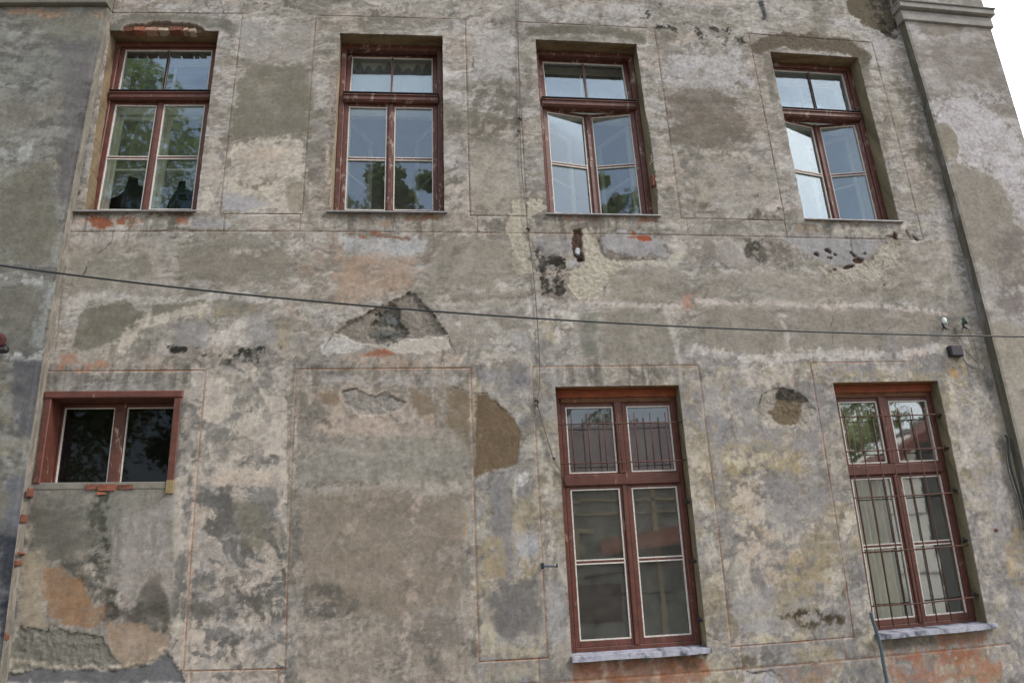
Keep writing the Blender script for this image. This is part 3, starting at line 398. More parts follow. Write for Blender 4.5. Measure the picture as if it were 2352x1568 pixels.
K((130,127,130), [(1740,1090),(1880,1090),(1910,1180),(1800,1210),(1730,1150)], .6, 12, 16, .3); K((192,174,156), [(1672,1115),(1745,1105),(1760,1180),(1740,1240),(1690,1230)], .7, 8, 16, .35); K((186,166,146), [(1700,1200),(1800,1230),(1850,1280),(1800,1370),(1760,1330),(1700,1290)], .65, 8, 18, .35); K((164,144,102), [(1800,1280),(1880,1270),(1900,1340),(1830,1370)], .6, 9, 14, .35); K((152,150,154), [(1680,1370),(1770,1350),(1790,1440),(1700,1460)], .6, 12, 12, .2); K((78,68,54), [(1790,1415),(1850,1398),(1900,1405),(1938,1425),(1930,1445),(1850,1440)], .85, 8, 7, .4); S((186,172,140),[(1700,1465),(1790,1470),(1930,1450)],6,.5,4,8,.4)
K((128,122,114), [(1650,1130),(1675,1130),(1690,1330),(1670,1330)], .5, 8, 8, .3); K((192,180,160), [(1932,1190),(1945,1165),(1960,1200),(1942,1235),(1930,1250)], .7, 3, 6); S((178,168,150),[(1900,900),(1912,1050),(1935,1200)],5,.5,4,6,.4)
S((186,178,164),[(1612,1130),(1625,1220),(1640,1290)],7,.5,4,6,.3); K((140,138,140),[(1615,880),(1640,880),(1660,1100),(1640,1120)],.4,8,9,.2)
# ---- right of the barred window
K((164,158,158), [(2180,950),(2250,930),(2300,1060),(2320,1250),(2260,1200)], .5, 14, 14, .25); K((172,142,92), [(2300,1230),(2345,1220),(2352,1350),(2315,1330)], .5, 10, 14, .4); S((186,170,148),[(2180,880),(2190,930),(2200,980)],5,.5,3,7,.4); K((186,180,172), E(2225,1050,10,26,-10), .5, 5, 9, .2); K((104,80,66), E(2261,1180,5,4), .7, 2, 2); K((104,60,44), E(2288,1218,5,4), .9, 2, 2); S((186,172,152),[(2240,1130),(2290,1350),(2310,1430)],14,.4,7,14,.45); K((150,148,158),[(2330,1350),(2352,1340),(2352,1440),(2335,1430)],.5,8,8)
K((150,140,118), [(2250,1390),(2300,1390),(2310,1450),(2280,1470)], .6, 8, 10, .3)
# ---- below the lower sills
K((158,98,70), [(1322,1520),(1480,1510),(1620,1505),(1630,1545),(1610,1568),(1322,1568)], .8, 5, 8, .2); S((178,160,140),[(1385,1520),(1388,1560)],7,.6,4,5,.2); S((172,164,150),[(1500,1530),(1505,1568)],8,.5,4,6,.3); S((176,164,148),[(1425,1515),(1430,1540)],5,.5,3,5,.2); S(DK,[(1330,1515),(1480,1508),(1620,1502)],5,.5,4,5,.3); S((90,86,70),[(1570,1505),(1590,1530)],12,.5,6,7,.4)
K((104,96,80), [(2010,1455),(2120,1470),(2240,1450),(2230,1470),(2090,1485),(2030,1490)], .65, 6, 8, .25); K((162,108,80), [(2160,1458),(2230,1450),(2270,1450),(2260,1472),(2165,1482)], .7, 5, 7, .2); K((168,106,78), [(2040,1500),(2120,1490),(2250,1480),(2300,1540),(2280,1568),(2060,1568)], .6, 10, 16, .3); K((156,88,64), E(2100,1510,20,12), .5, 6, 9, .3); K((156,90,66), [(2155,1495),(2240,1490),(2235,1515),(2165,1515)], .55, 6, 12, .3)
K((150,110,88), [(1770,1540),(1930,1520),(1920,1555),(1800,1568)], .5, 8, 9, .3); K((182,180,186), [(1720,1540),(1770,1545),(1790,1568),(1705,1568)], .6, 5, 9, .2); K((92,84,70), [(1700,1500),(1790,1498),(1800,1520),(1700,1530)], .55, 6, 10, .45); S((50,46,42),[(1702,1535),(1730,1545),(1770,1538),(1800,1555)],2,.8,1.5,3)
K((160,146,118), E(1880,1495,50,14,-5), .5, 6, 9, .3)
# ---- cracks
S((66,60,54),[(262,530),(256,555),(240,572),(214,590),(204,600),(196,625),(165,658)],1.3,.75,1.2,4); S((50,42,38),[(258,0),(256,14),(250,24),(262,30)],1.8,.9,1.2,3,0,-.004); S((70,64,58),[(505,0),(512,20),(514,32)],1.2,.6,1.2,3)
S((66,60,54),[(150,605),(140,700),(128,800)],1.6,.5,1.4,4,.3); S((84,76,68),[(1222,665),(1226,680),(1230,690)],1.4,.7,1.2,3); S((86,78,70),[(1215,640),(1225,665)],1.2,.5,1,3)
S((96,86,74),[(2015,590),(2030,600),(2026,615),(2050,630)],1.5,.7,1.2,5); S((96,86,74),[(2000,600),(2015,625),(2040,610),(2070,605)],1.5,.6,1.2,5); S((60,44,36),[(2038,543),(2052,540),(2060,550)],2.4,.8,1.5,3); S((90,60,44),[(2082,530),(2090,545),(2105,549)],2.2,.8,1.4,2)
''', 'patches', 'exec'))
rs = random.Random(3)
for _ in range(26):                      # small pits in the white patch
    x, y = rs.uniform(745, 835), rs.uniform(772, 808); S((96, 94, 92), [(x, y), (x+3, y-1)], 1.3, .8, .9, 1)
for _ in range(16):
    x, y = rs.uniform(150, 2200), rs.uniform(40, 1500); a_ = rs.choice([1.4, 1.7, .4, 2.6, -1.2]); L_ = [(x, y)]
    for _k in range(rs.randint(6, 16)): a_ += rs.uniform(-.7, .7)*.5; x += 9*math.cos(a_+rs.uniform(-.5, .5)); y += 9*math.sin(a_+rs.uniform(-.5, .5)); L_.append((x, y))
    S((84, 76, 66), L_, 1.9, .55, 1.1, 2, 0, -.003)
for _ in range(60):                      # random fine pits over the wall
    x, y = rs.uniform(0, 2352), rs.uniform(0, 1568); S((92, 84, 74), [(x, y), (x+rs.uniform(-3, 3), y+rs.uniform(0, 5))], rs.uniform(.8, 1.8), .6, 1, 1)
# grooves cut in the plaster: vertical (u, v0, v1), horizontal (v, u0, u1)
GV = [(-.2915, .546, .9115), (-.174, .546, .9115), (.068, .546, .9115), (.152, .546, .9115), (.3885, .5465, .9115), (.5575, .5465, .9115), (.7925, .521, .9115),
      (-.284, .518, .546), (-.177, .518, .546), (.078, .518, .546), (.396, .518, .546), (.556, .518, .546),
      (-.290, -.063, .312), (-.1705, -.063, .312), (.063, -.0635, .312), (.1475, -.0635, .312), (.3855, -.0645, .3125), (.5565, -.064, .314),
      (-.281, -.092, -.063), (-.178, -.092, -.063), (.077, -.092, -.0635), (.136, -.092, -.0635), (.397, -.092, -.0645), (.540, -.092, -.064)]
GH = [(.9115, -.498, -.2915), (.911, -.174, .068), (.9105, .152, .3885), (.912, .5575, .7925), (.546, -.2915, -.174), (.546, .068, .152), (.5468, .3885, .5575), (.518, -.4975, .7925),
      (.312, -.4965, -.290), (.3125, -.1705, .063), (.3128, .1475, .3855), (.3145, .5565, .72), (-.063, -.290, -.1705), (-.0637, .063, .1475), (-.0644, .3855, .5565), (-.092, .08, .79)]
OPEN_UP = [(-.4975, -.3255), (-.134, .0305), (.1825, .3535), (.591, .757)]
OPEN_LO = [(.178, .3535), (.5872, .7595)]
ZU0, ZU1 = .5495*D, .8755*D
ZL0, ZL1 = -.0625*D, .2843*D
S5 = (-.497, -.318, .1645, .2837)        # small window
OPN = [((a if a > -.49 else -.490)*D, b*D, ZU0, ZU1) for a, b in OPEN_UP]+[(a*D, b*D, ZL0, ZL1) for a, b in OPEN_LO]+[(S5[0]*D, S5[1]*D, S5[2]*D, S5[3]*D)]
def colour(x, z, zone='wall'):
    """albedo + relief of the plaster at plan points x, z (1-D arrays)."""
    px, py = forward(x/D, z/D); n = len(x)
    big = fbm(x, z, .55, 4, 1); med = fbm(x, z, 1.7, 5, 2); hor = fbm(x, z, 2.2, 5, 3, .45, 1.5); fin = fbm(x, z, 8, 4, 4); lic = fbm(x, z, 3.6, 5, 5, g=.68); dia = fbm(x, z, 3.2, 5, 6, .6, 2.1, -.6, .65); ver = fbm(x, z, 3.5, 5, 7, 2.4, .55, 0, .62)
    fin2 = fbm(x, z, 22, 3, 8)
    C = np.tile(np.array(BE, float), (n, 1))
    def blend(col, mk): 
        nonlocal C
        C += (np.array(col, float)-C)*mk[:, None]
    if zone == 'wall':
        wx = .13*fbm(x, z, 1.5, 4, 71)+.03*fbm(x, z, 8, 3, 72); wz = .10*fbm(x, z, 1.5, 4, 73)+.03*fbm(x, z, 8, 3, 74); a, b = x+wx, z+wz
        up = sst(-.03, .03, z/D-.335+.05*med); lo = 1-up
        def lay(col, f, ax, ay, seed, th, so, op, mk=1., g=.6, ang=0, o=6, rim=0):
            n_ = fbm(a, b, f, o, seed, ax, ay, ang, g)
            blend(col, sst(th-so, th+so, n_)*op*mk)
            if rim: blend((184, 177, 168), np.exp(-((n_-th+.02)/.022)**2)*rim*mk)
        blend((142, 133, 120), sst(-.4, .6, big)*.5)
        lay((170, 163, 156), 1.0, .5, 1.5, 81, .02, .16, .50, up); lay((130, 123, 109), .9, .6, 1.4, 82, .12, .09, .5, up, rim=.35); lay((172, 167, 167), 1.6, .4, 1.6, 83, .18, .12, .5, up, .65)
        lay((118, 111, 100), 1.3, .5, 1.5, 84, .24, .12, .45, up, .68); lay((184, 176, 168), 4.2, .22, 2.0, 85, .20, .12, .36, up, .65); lay((112, 104, 94), 4.6, .22, 2.0, 86, .22, .12, .26, up, .65)
        lay((176, 158, 144), 1.8, .6, 1.3, 87, .22, .08, .4, up, .65); lay((190, 184, 178), 7, .35, 1.5, 88, .26, .07, .42, up, .7); lay((96, 90, 80), 7, .4, 1.4, 89, .30, .09, .34, up, .72); lay((186, 178, 168), 12, .3, 1.3, 90, .3, .08, .28, 1., .7); lay((100, 94, 86), 13, .4, 1.2, 104, .32, .08, .25, 1., .7)
        lay((108, 102, 90), .75, 1., .8, 105, .22, .16, .45, 1., .72); lay((112, 110, 100), 1.2, 2.2, .35, 106, .24, .08, .4, lo, .66)
        lay((132, 128, 125), 1.3, .9, 1., 91, .05, .11, .55, lo, .62); lay((182, 166, 150), 1.9, 1, 1, 92, .12, .08, .6, lo, .70); lay((112, 107, 100), 2.6, 1, 1, 93, .18, .10, .45, lo, .70)
        lay((188, 176, 162), 5, .9, 1.1, 94, .16, .09, .4, lo, .72, -.5); lay((106, 102, 97), 5, 1.4, .6, 95, .2, .06, .38, lo, .72)
        vs = fbm(a+.0*b, b, 9, 4, 141, 1.5, .10, 0, .65); blend((186, 178, 168), sst(.12, .34, vs)*.30*lo); blend((108, 104, 96), sst(.14, .36, -vs)*.28*lo)
        vs = fbm(x+.04*med, z, 5, 5, 142, 1.6, .12, 0, .65); sb = 0*x
        for q_ in ((165, 455, 490, 640), (745, 1030, 490, 620), (1250, 1520, 495, 690), (1840, 2080, 515, 640), (1310, 1630, 1505, 1568), (0, 2352, 835, 960)):
            sb = np.maximum(sb, sst(q_[0]-10, q_[0]+20, px)*(1-sst(q_[1]-20, q_[1]+10, px))*sst(q_[2]-4, q_[2]+6, py)*(1-sst(q_[2]+10, q_[3], py)))
        blend((88, 84, 76), sst(.02, .28, vs)*.5*sb)
        rt = sst(1500, 1620, px)*lo; lay((140, 137, 139), 1.4, 1, .9, 96, .0, .07, .55, rt, .68); lay((160, 143, 108), 1.5, 1, 1, 97, .14, .06, .6, rt, .72); lay((190, 178, 160), 2.4, 1, 1, 98, .14, .08, .55, rt, .74); lay((128, 124, 124), 3.6, 1, 1, 99, .16, .05, .45, rt, .74)
        ct = sst(1088, 1092, px)*(1-sst(1296, 1304, px))*lo; lay((154, 138, 108), 1.8, 1.2, .8, 101, .1, .06, .5, ct, .7); lay((132, 131, 134), 1.6, 1.2, .7, 102, .0, .07, .55, ct, .68); lay((176, 168, 154), 4, 1.6, .7, 103, .15, .05, .5, ct, .7)
        ms = sst(437, 441, px)*(1-sst(657, 661, px))*sst(820, 850, py)
        t = fbm(a, b, 2.6, 6, 111, .55, 1.7, -.55, .66)+.25*ver; blend((184, 169, 154), sst(-.12, -.02, t)*.8*ms); blend((102, 99, 95), sst(.07, .15, -t)*.75*ms); blend((138, 135, 134), sst(.0, .1, fbm(a, b, 3.5, 5, 112, g=.7))*.45*ms)
        ls = sst(392, 400, px)*(1-sst(428, 434, px))*sst(900, 930, py); t = fbm(a, b, 3, 6, 113, 1.7, .55, 0, .66); blend((180, 167, 151), sst(-.1, .0, t)*.7*ls); blend((108, 106, 102), sst(.06, .14, -t)*.7*ls)
        pn = sst(682, 690, px)*(1-sst(1075, 1082, px))*sst(845, 855, py); blend((150, 138, 124), .4*pn); blend((112, 108, 100), sst(.1, .4, dia+.3*lic)*.45*pn)
        blend((182, 174, 166), sst(.80, .97, 1-np.abs(fbm(x, z, 2.4, 5, 61, .5, 1.7, .08, .6))*1.6)*.45*(.35+.65*sst(-.2, .3, med)))
        blend((104, 98, 88), sst(.86, .98, 1-np.abs(fbm(x, z, 3.0, 5, 62, .6, 1.6, -.1, .62))*1.8)*.35*sst(-.1, .3, -med))
        C *= (1+.05*fin+.05*fin2+.06*fbm(a, b, 14, 3, 121, .3, 1.6)*up+.06*fbm(a, b, 14, 3, 122, 1.3, .6)*lo)[:, None]
        sp = sst(.22, .3, fin+.5*fin2)*sst(0, .3, med); blend(DK, sp*.35)
    elif zone == 'left':
        C[:] = (114, 112, 104); wx = .1*fbm(x, z, 2, 4, 71); wz = .08*fbm(x, z, 2, 4, 73); n1 = fbm(x+wx, z+wz, 4, 6, 131, .35, 1.6, -.15, .7); blend((140, 139, 132), sst(.04, .16, n1)*.6); blend((92, 90, 87), sst(.04, .16, -n1)*.5); blend((94, 91, 92), sst(0, .4, med)*.4); n1 = fbm(x+wx, z+wz, 1.6, 6, 132, g=.68); blend((126, 122, 110), sst(.05, .12, n1)*.6); blend((146, 148, 146), sst(.2, .45, lic+.3*hor)*.5)
    elif zone == 'right':
        C[:] = (152, 145, 136); wx = .1*fbm(x, z, 2, 4, 71); wz = .08*fbm(x, z, 2, 4, 73); n1 = fbm(x+wx, z+wz, 4, 6, 133, .5, 1.4, 0, .7); blend((178, 172, 168), sst(.06, .18, n1)*.5); blend((112, 104, 96), sst(.12, .24, -n1)*.45); blend((132, 122, 110), sst(0, .4, hor)*.6); blend((174, 168, 168), sst(.05, .45, -med)*.5); blend((118, 108, 104), sst(.15, .4, lic)*.4)
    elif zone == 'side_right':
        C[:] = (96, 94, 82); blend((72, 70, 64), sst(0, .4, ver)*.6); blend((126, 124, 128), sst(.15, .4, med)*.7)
    elif zone == 'side_left':
        C[:] = (122, 118, 110); blend((92, 90, 84), sst(0, .3, ver)*.6); blend((150, 142, 134), sst(.1, .3, lic)*.6)
    elif zone == 'reveal':
        C[:] = (142, 132, 114); blend((106, 96, 80), sst(-.1, .3, lic)*.6); blend((170, 156, 134), sst(.1, .4, med)*.5)
    H = .0022*med+.0012*lic+.0005*fin; RO = np.zeros(n)
    if zone in ('wall', 'left', 'right'):
        e1 = fbm(x, z, 5.5, 4, 21, g=.6); e2 = fbm(x, z, 24, 3, 22, g=.6); e3 = fbm(x, z, 7, 5, 23, g=.72); e4 = fbm(x, z, 5, 6, 24, .6, 1.3, 0, .75)
        for kd, col, pts, op, soft, warp, brk, h, wd, rim, ro in PT:
            soft = soft*.85; warp = warp*1.15
            xs = [p[0] for p in pts]; ys = [p[1] for p in pts]; mg = soft+warp+wd+8
            ix = np.nonzero((px > min(xs)-mg) & (px < max(xs)+mg) & (py > min(ys)-mg) & (py < max(ys)+mg))[0]
            if not len(ix): continue
            X, Y = px[ix], py[ix]
            if kd == 'k':
                s = segdist(X, Y, pts, True); s = np.where(inside(X, Y, pts), s, -s)
            else: s = wd-segdist(X, Y, pts, False)
            s = s+warp*(.9*e1[ix]+1.0*e3[ix]+.6*e2[ix])
            mk = sst(-soft, soft, s)
            if rim is not None:
                rm = np.exp(-((s+2.5)/3.)**2)*.55; C[ix] += (np.array(rim, float)-C[ix])*rm[:, None]
            if brk: mk = mk*sst(brk-.55, brk-.1, e3[ix]*1.15+.12*e2[ix]+.25*(mk-.5))*1. if brk > .25 else mk*(1-brk*sst(0, .5, -e3[ix]))
            if h == 0: mk = mk*np.clip(.84+.55*e4[ix]+.25*e2[ix], .25, 1.1)
            H[ix] += h*mk; RO[ix] = np.maximum(RO[ix], ro*mk)
            C[ix] += (np.array(col, float)-C[ix])*np.minimum(mk*op*1.08, 1)[:, None]
        C *= (1+.06*e2+.06*e3)[:, None]
        lm = C.mean(1, keepdims=True); lg = np.mean(lm); C = (lg+(lm-lg)*1.16)+(C-lm)*.80; C = C*np.array((.985, .998, 1.008))[None]
        H += RO*(.006*e2+.010*e3)
    if zone == 'wall':
        gm = np.zeros(n); wv = .002*fbm(x, z, 3, 2, 31); ch = sst(-.35, .1, fbm(x, z, 2.5, 4, 32))
        for u, v0, v1 in GV: gm = np.maximum(gm, np.clip(1-np.abs(x-u*D)/.0085, 0, 1)*((z >= v0*D-.007) & (z <= v1*D+.007)))
        for v, u0, u1 in GH: gm = np.maximum(gm, np.clip(1-np.abs(z-v*D)/.0085, 0, 1)*((x >= u0*D-.007) & (x <= u1*D+.007)))
        ch = sst(-.15, .3, fbm(x, z, 3.2, 5, 33, g=.7)); H -= .008*gm*(.55+.45*ch)
        gc = np.where((z/D > .45)[:, None], np.array((116, 92, 74.)), np.array((158, 108, 78.)))
        C += (gc-C)*(np.clip(gm*1.2, 0, 1)*(.42+.45*ch))[:, None]
    return lin(np.clip(C, 8, 250)), H, RO
def attach(me, C, RO):
    a = me.attributes.new('Col', 'FLOAT_COLOR', 'POINT'); n = len(C); buf = np.ones((n, 4), np.float32); buf[:, :3] = C; a.data.foreach_set('color', buf.ravel())
    r = me.attributes.new('Rough', 'FLOAT', 'POINT'); r.data.foreach_set('value', np.asarray(RO, np.float32))
def mesh_np(name, V, F, C, RO, mat, parent):
    mn, mx = V.min(0), V.max(0); o0 = Vector(((mn[0]+mx[0])/2, (mn[1]+mx[1])/2, mn[2])); me = bpy.data.meshes.new(name)
    me.vertices.add(len(V)); me.vertices.foreach_set('co', (V-np.array(o0)).astype(np.float32).ravel())
    me.loops.add(len(F)*4); me.loops.foreach_set('vertex_index', F.astype(np.int32).ravel())
    me.polygons.add(len(F)); me.polygons.foreach_set('loop_start', np.arange(0, len(F)*4, 4, dtype=np.int32)); me.polygons.foreach_set('loop_total', np.full(len(F), 4, np.int32))
    me.update(); me.validate(); attach(me, C, RO); me.materials.append(mat)
    o = bpy.data.objects.new(name, me); COL.objects.link(o); WL[o.name] = o0
    if parent: o.parent = parent; o.location = o0-WL[parent.name]
    else: o.location = o0
    return o
def lines(a, b, step, special, grooves):
    L = list(np.arange(a, b, step))+[b]
    ad = list(special)
    for g in grooves: ad += [g-.0085, g, g+.0085]
    ad = sorted(set(round(q, 5) for q in ad)); keep = []
    for q in ad:
        if keep and q-keep[-1] < .0025: continue
        keep.append(q)
    k = np.array(keep); L = [q for q in L if np.abs(k-q).min() > step*.5]
    return np.array(sorted(L+keep))
# ------------------------------------------------------------------ the building
BLD = empty('house', (float(.18*D), D, 0.)); WL[BLD.name] = Vector((.18*D, D, 0.))
tag(BLD, 'weathered grey plastered two-storey house with seven red-brown framed windows', 'house')
XL, XR = -.4985*D, .858*D
ST = .0108
xs = lines(XL, XR, ST, [o[0] for o in OPN]+[o[1] for o in OPN], [g[0]*D for g in GV])
zf = lines(-.17*D, 1.04*D, ST, [o[2] for o in OPN]+[o[3] for o in OPN], [g[0]*D for g in GH])
zs = np.concatenate([np.arange(-EYE, -.17*D-.02, .08), zf, np.arange(1.04*D+.1, 8.6, .1)])
XX, ZZ = np.meshgrid(xs, zs); X1, Z1 = XX.ravel(), ZZ.ravel()
C, H, RO = colour(X1, Z1)
nx, nz = len(xs), len(zs); HH = H.reshape(nz, nx).copy()
idx = np.arange(nx*nz).reshape(nz, nx)
xc = (xs[:-1]+xs[1:])/2; zc = (zs[:-1]+zs[1:])/2; keep = np.ones((nz-1, nx-1), bool)
for x0, x1, z0, z1 in OPN: keep &= ~((xc[None, :] > x0) & (xc[None, :] < x1) & (zc[:, None] > z0) & (zc[:, None] < z1))
F = np.stack([idx[:-1, :-1], idx[:-1, 1:], idx[1:, 1:], idx[1:, :-1]], -1)[keep]
JX, JZ = XX.copy(), ZZ.copy(); strips = []
jn = fbm(X1, Z1, 9, 4, 41, g=.65).reshape(nz, nx)
for q, (x0, x1, z0, z1) in enumerate(OPN):
    i0, i1 = np.abs(xs-x0).argmin(), np.abs(xs-x1).argmin(); j0, j1 = np.abs(zs-z0).argmin(), np.abs(zs-z1).argmin()
    amp = .006 if q < 4 else .003
    if q == 6: amp = .001
    JX[j0:j1+1, i0] += amp*jn[j0:j1+1, i0]; JX[j0:j1+1, i1] += amp*(jn[j0:j1+1, i1]); JZ[j1, i0:i1+1] += amp*.7*jn[j1, i0:i1+1]
    if q == 0:
        zz = zs[j0:j1+1]; sh = .030-.077*(zz-z0)/(z1-z0)
        for i in range(1, i0+1): JX[j0:j1+1, i] += sh*(xs[i]-xs[0])/(xs[i0]-xs[0])
    if q == 2:                            # broken right-hand edge
        zz = zs[j0:j1+1]; t = sst(.55, .60, zz/D)*(1-sst(.70, .745, zz/D)); JX[j0:j1+1, i1] += t*(.016+.03*np.abs(jn[j0:j1+1, i1]))
    if q == 1:
        zz = zs[j0:j1+1]; t = sst(.55, .57, zz/D)*(1-sst(.64, .66, zz/D)); JX[j0:j1+1, i0] -= t*(.012+.02*np.abs(jn[j0:j1+1, i0]))
    strips.append((i0, i1, j0, j1))
V = [W(JX.ravel(), JZ.ravel(), HH.ravel())]; FS = [F]; CS = [C]; RS = [RO]; base = nx*nz
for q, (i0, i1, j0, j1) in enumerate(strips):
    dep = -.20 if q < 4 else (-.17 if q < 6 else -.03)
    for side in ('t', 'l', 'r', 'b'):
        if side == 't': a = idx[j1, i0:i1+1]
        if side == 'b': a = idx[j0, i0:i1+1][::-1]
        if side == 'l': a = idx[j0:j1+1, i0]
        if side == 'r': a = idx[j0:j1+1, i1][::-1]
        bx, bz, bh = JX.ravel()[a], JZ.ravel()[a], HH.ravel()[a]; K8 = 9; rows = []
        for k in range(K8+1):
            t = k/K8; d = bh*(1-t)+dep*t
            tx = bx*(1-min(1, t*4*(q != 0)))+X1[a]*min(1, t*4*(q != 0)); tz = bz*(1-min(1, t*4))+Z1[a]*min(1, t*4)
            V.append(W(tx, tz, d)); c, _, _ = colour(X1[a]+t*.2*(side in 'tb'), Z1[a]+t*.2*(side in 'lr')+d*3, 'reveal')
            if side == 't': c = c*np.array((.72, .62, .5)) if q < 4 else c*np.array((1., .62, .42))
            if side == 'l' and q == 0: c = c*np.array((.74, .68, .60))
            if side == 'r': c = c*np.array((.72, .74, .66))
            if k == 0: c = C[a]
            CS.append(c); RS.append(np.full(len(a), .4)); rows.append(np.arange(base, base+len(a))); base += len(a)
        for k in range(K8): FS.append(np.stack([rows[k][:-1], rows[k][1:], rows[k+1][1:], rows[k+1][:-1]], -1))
mesh_np('wall', np.concatenate(V), np.concatenate(FS), np.concatenate(CS), np.concatenate(RS), M_PL, BLD)
# pilasters: front grid + visible side face
def pilaster(name, zone, sz, xe, xj, xo, ztop, dep=.087, lean=lambda z: z*0):
    zz = np.arange(-.17*D, ztop, ST); zz = np.concatenate([np.arange(-EYE, -.17*D-.02, .1), zz, [ztop]])
    sgn = 1 if xo > xe else -1
    tt = np.linspace(0, 1, int(abs(xo-xe)/ST)+2)
    TX, TZ = np.meshgrid(tt, zz); lx = xe+sgn*0; ox = xo+lean(TZ)
    GX = lx+(ox-lx)*TX; c, h, r = colour(GX.ravel()/(1-dep/D)*1., TZ.ravel()/(1-dep/D), zone)
    h = h.reshape(TX.shape)*1.; hd = np.where(TX < .015, -.006, 0)
    V1 = W(GX.ravel(), TZ.ravel(), (dep+h+hd).ravel()); n = len(tt); ii = np.arange(len(V1)).reshape(len(zz), n)
    q = [ii[:-1, :-1], ii[:-1, 1:], ii[1:, 1:], ii[1:, :-1]]
    if sgn < 0: q = q[::-1]
    F1 = np.stack(q, -1).reshape(-1, 4); b = len(V1)
    # side face, rounded into the front edge
    m_ = 9; s = np.linspace(0, 1, m_); SX, SZ = np.meshgrid(s, zz); wob = .004*fbm(SX.ravel(), SZ.ravel(), 4, 4, 51)
    X2 = xj+(xe-xj)*SX.ravel()+wob*np.sin(SX.ravel()*math.pi); D2 = -.004+(dep-.002+h[:, :1]*np.ones((1, m_))).ravel()*SX.ravel()
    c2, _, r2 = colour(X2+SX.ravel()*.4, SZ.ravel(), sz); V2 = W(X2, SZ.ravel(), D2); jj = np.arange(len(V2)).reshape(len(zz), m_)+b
    q = [jj[:-1, :-1], jj[:-1, 1:], jj[1:, 1:], jj[1:, :-1]]
    if sgn < 0: q = q[::-1]
    F2 = np.stack(q, -1).reshape(-1, 4); VV = [V1, V2]; FF = [F1, F2]; CC = [c, c2]; RR = [r, r2]; b += len(V2)
    # return wall on the outer side running back
    ox = xo+lean(zz); V3 = np.concatenate([W(ox, zz, dep*np.ones(len(zz))), W(ox, zz, -7*np.ones(len(zz)))]); k = np.arange(len(zz)-1)+b
    q = [k, k+len(zz), k+len(zz)+1, k+1]
    if sgn < 0: q = q[::-1]
    F3 = np.stack(q, -1); c3, _, r3 = colour(np.tile(ox, 2), np.tile(zz, 2), zone)
    VV.append(V3); FF.append(F3); CC.append(c3); RR.append(r3)
    return mesh_np(name, np.concatenate(VV), np.concatenate(FF), np.concatenate(CC), np.concatenate(RR), M_PL, BLD)
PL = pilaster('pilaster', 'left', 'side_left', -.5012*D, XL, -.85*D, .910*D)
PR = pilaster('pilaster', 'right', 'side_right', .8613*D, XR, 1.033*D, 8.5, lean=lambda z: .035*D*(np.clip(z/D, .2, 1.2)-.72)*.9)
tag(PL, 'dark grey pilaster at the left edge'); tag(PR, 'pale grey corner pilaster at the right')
def plain_plaster(name, col):
    m, n, b = newmat(name); p = geo(n); f = noise(n, 5, 8, .68, p, .5); f2 = noise(n, 60, 5, .7, p); c = L4(*col)
    k = ramp(n, f, [(.3, tuple(x*.72 for x in c[:3])), (.5, c), (.7, tuple(min(1, x*1.25) for x in c[:3]))])
    k = mix(n, 1., k, ramp(n, f2, [(.3, (.85,)*3), (.7, (1.12,)*3)]), 'MULTIPLY'); n.links.new(k, b.inputs['Base Color']); b.inputs['Roughness'].default_value = .95; bump(n, b, f2, .3, .01); return m
M_PG = plain_plaster('capital_plaster', (140, 138, 133)); M_PGD = plain_plaster('slab_plaster', (108, 106, 98)); M_CON = plain_plaster('concrete', (120, 118, 110))
b = MB(); b.box(-.85*D, -.4995*D, .912*D, 1.3*D, .0, .135, .01); o = b.build('cornice', M_PGD, BLD); o['label'] = 'projecting slab over the left pilaster'
b = MB()
def band(z0, z1, d): 
    e = .035*D*(.98-.72)*.9
    b.box(XR-(d-.087)*.6+.0, 1.033*D+e+(d-.087), z0*D, z1*D, -.01, d, .006)
band(.9555, .9755, .112); band(.9757, .9800, .10); band(.9802, .9915, .150); band(.9917, .9945, .165)
b.build('cornice', M_PG, BLD)
b = MB(flat=True); b.v = [(-5.6, D+.05, 10.15), (7.2, D+.05, 10.15), (7.2, D+7, 10.15), (-5.6, D+7, 10.15), (-5.6, D-.5, 10.3), (7.5, D-.5, 10.3), (7.5, D+3.6, 13), (-5.6, D+3.6, 13), (7.5, D+7.6, 10.3), (-5.6, D+7.6, 10.3)]
b.f = [[0, 1, 2, 3], [4, 5, 6, 7], [7, 6, 8, 9], [5, 8, 6], [4, 7, 9]]; b.build('roof', plain('roof_tiles', (120, 66, 48), .9, 9, .4), BLD)
# ------------------------------------------------------------------ windows
def frame_mb(x0, x1, z0, z1, w_, d0, d1, bot=None, bev=.006, tf=None):
    b = MB(tf); bt = w_ if bot is None else bot
    b.box(x0, x0+w_, z0, z1, d0, d1, bev); b.box(x1-w_, x1, z0, z1, d0, d1, bev)
    b.box(x0+w_, x1-w_, z1-w_, z1, d0+.002, d1-.002, bev); b.box(x0+w_, x1-w_, z0, z0+bt, d0+.002, d1-.002, bev)
    return b
def swing(xh, dh, ang):
    c, s = math.cos(ang), math.sin(ang)
    def tf(p):
        x, z, d = p; rx, rd = x-xh, d-dh; return (xh+c*rx-s*rd, z, dh+s*rx+c*rd)
    return tf
def tilt(zh, dh, ang):
    c, s = math.cos(ang), math.sin(ang)
    def tf(p):
        x, z, d = p; rz, rd = z-zh, d-dh; return (x, zh+c*rz+s*rd, dh-s*rz+c*rd)
    return tf
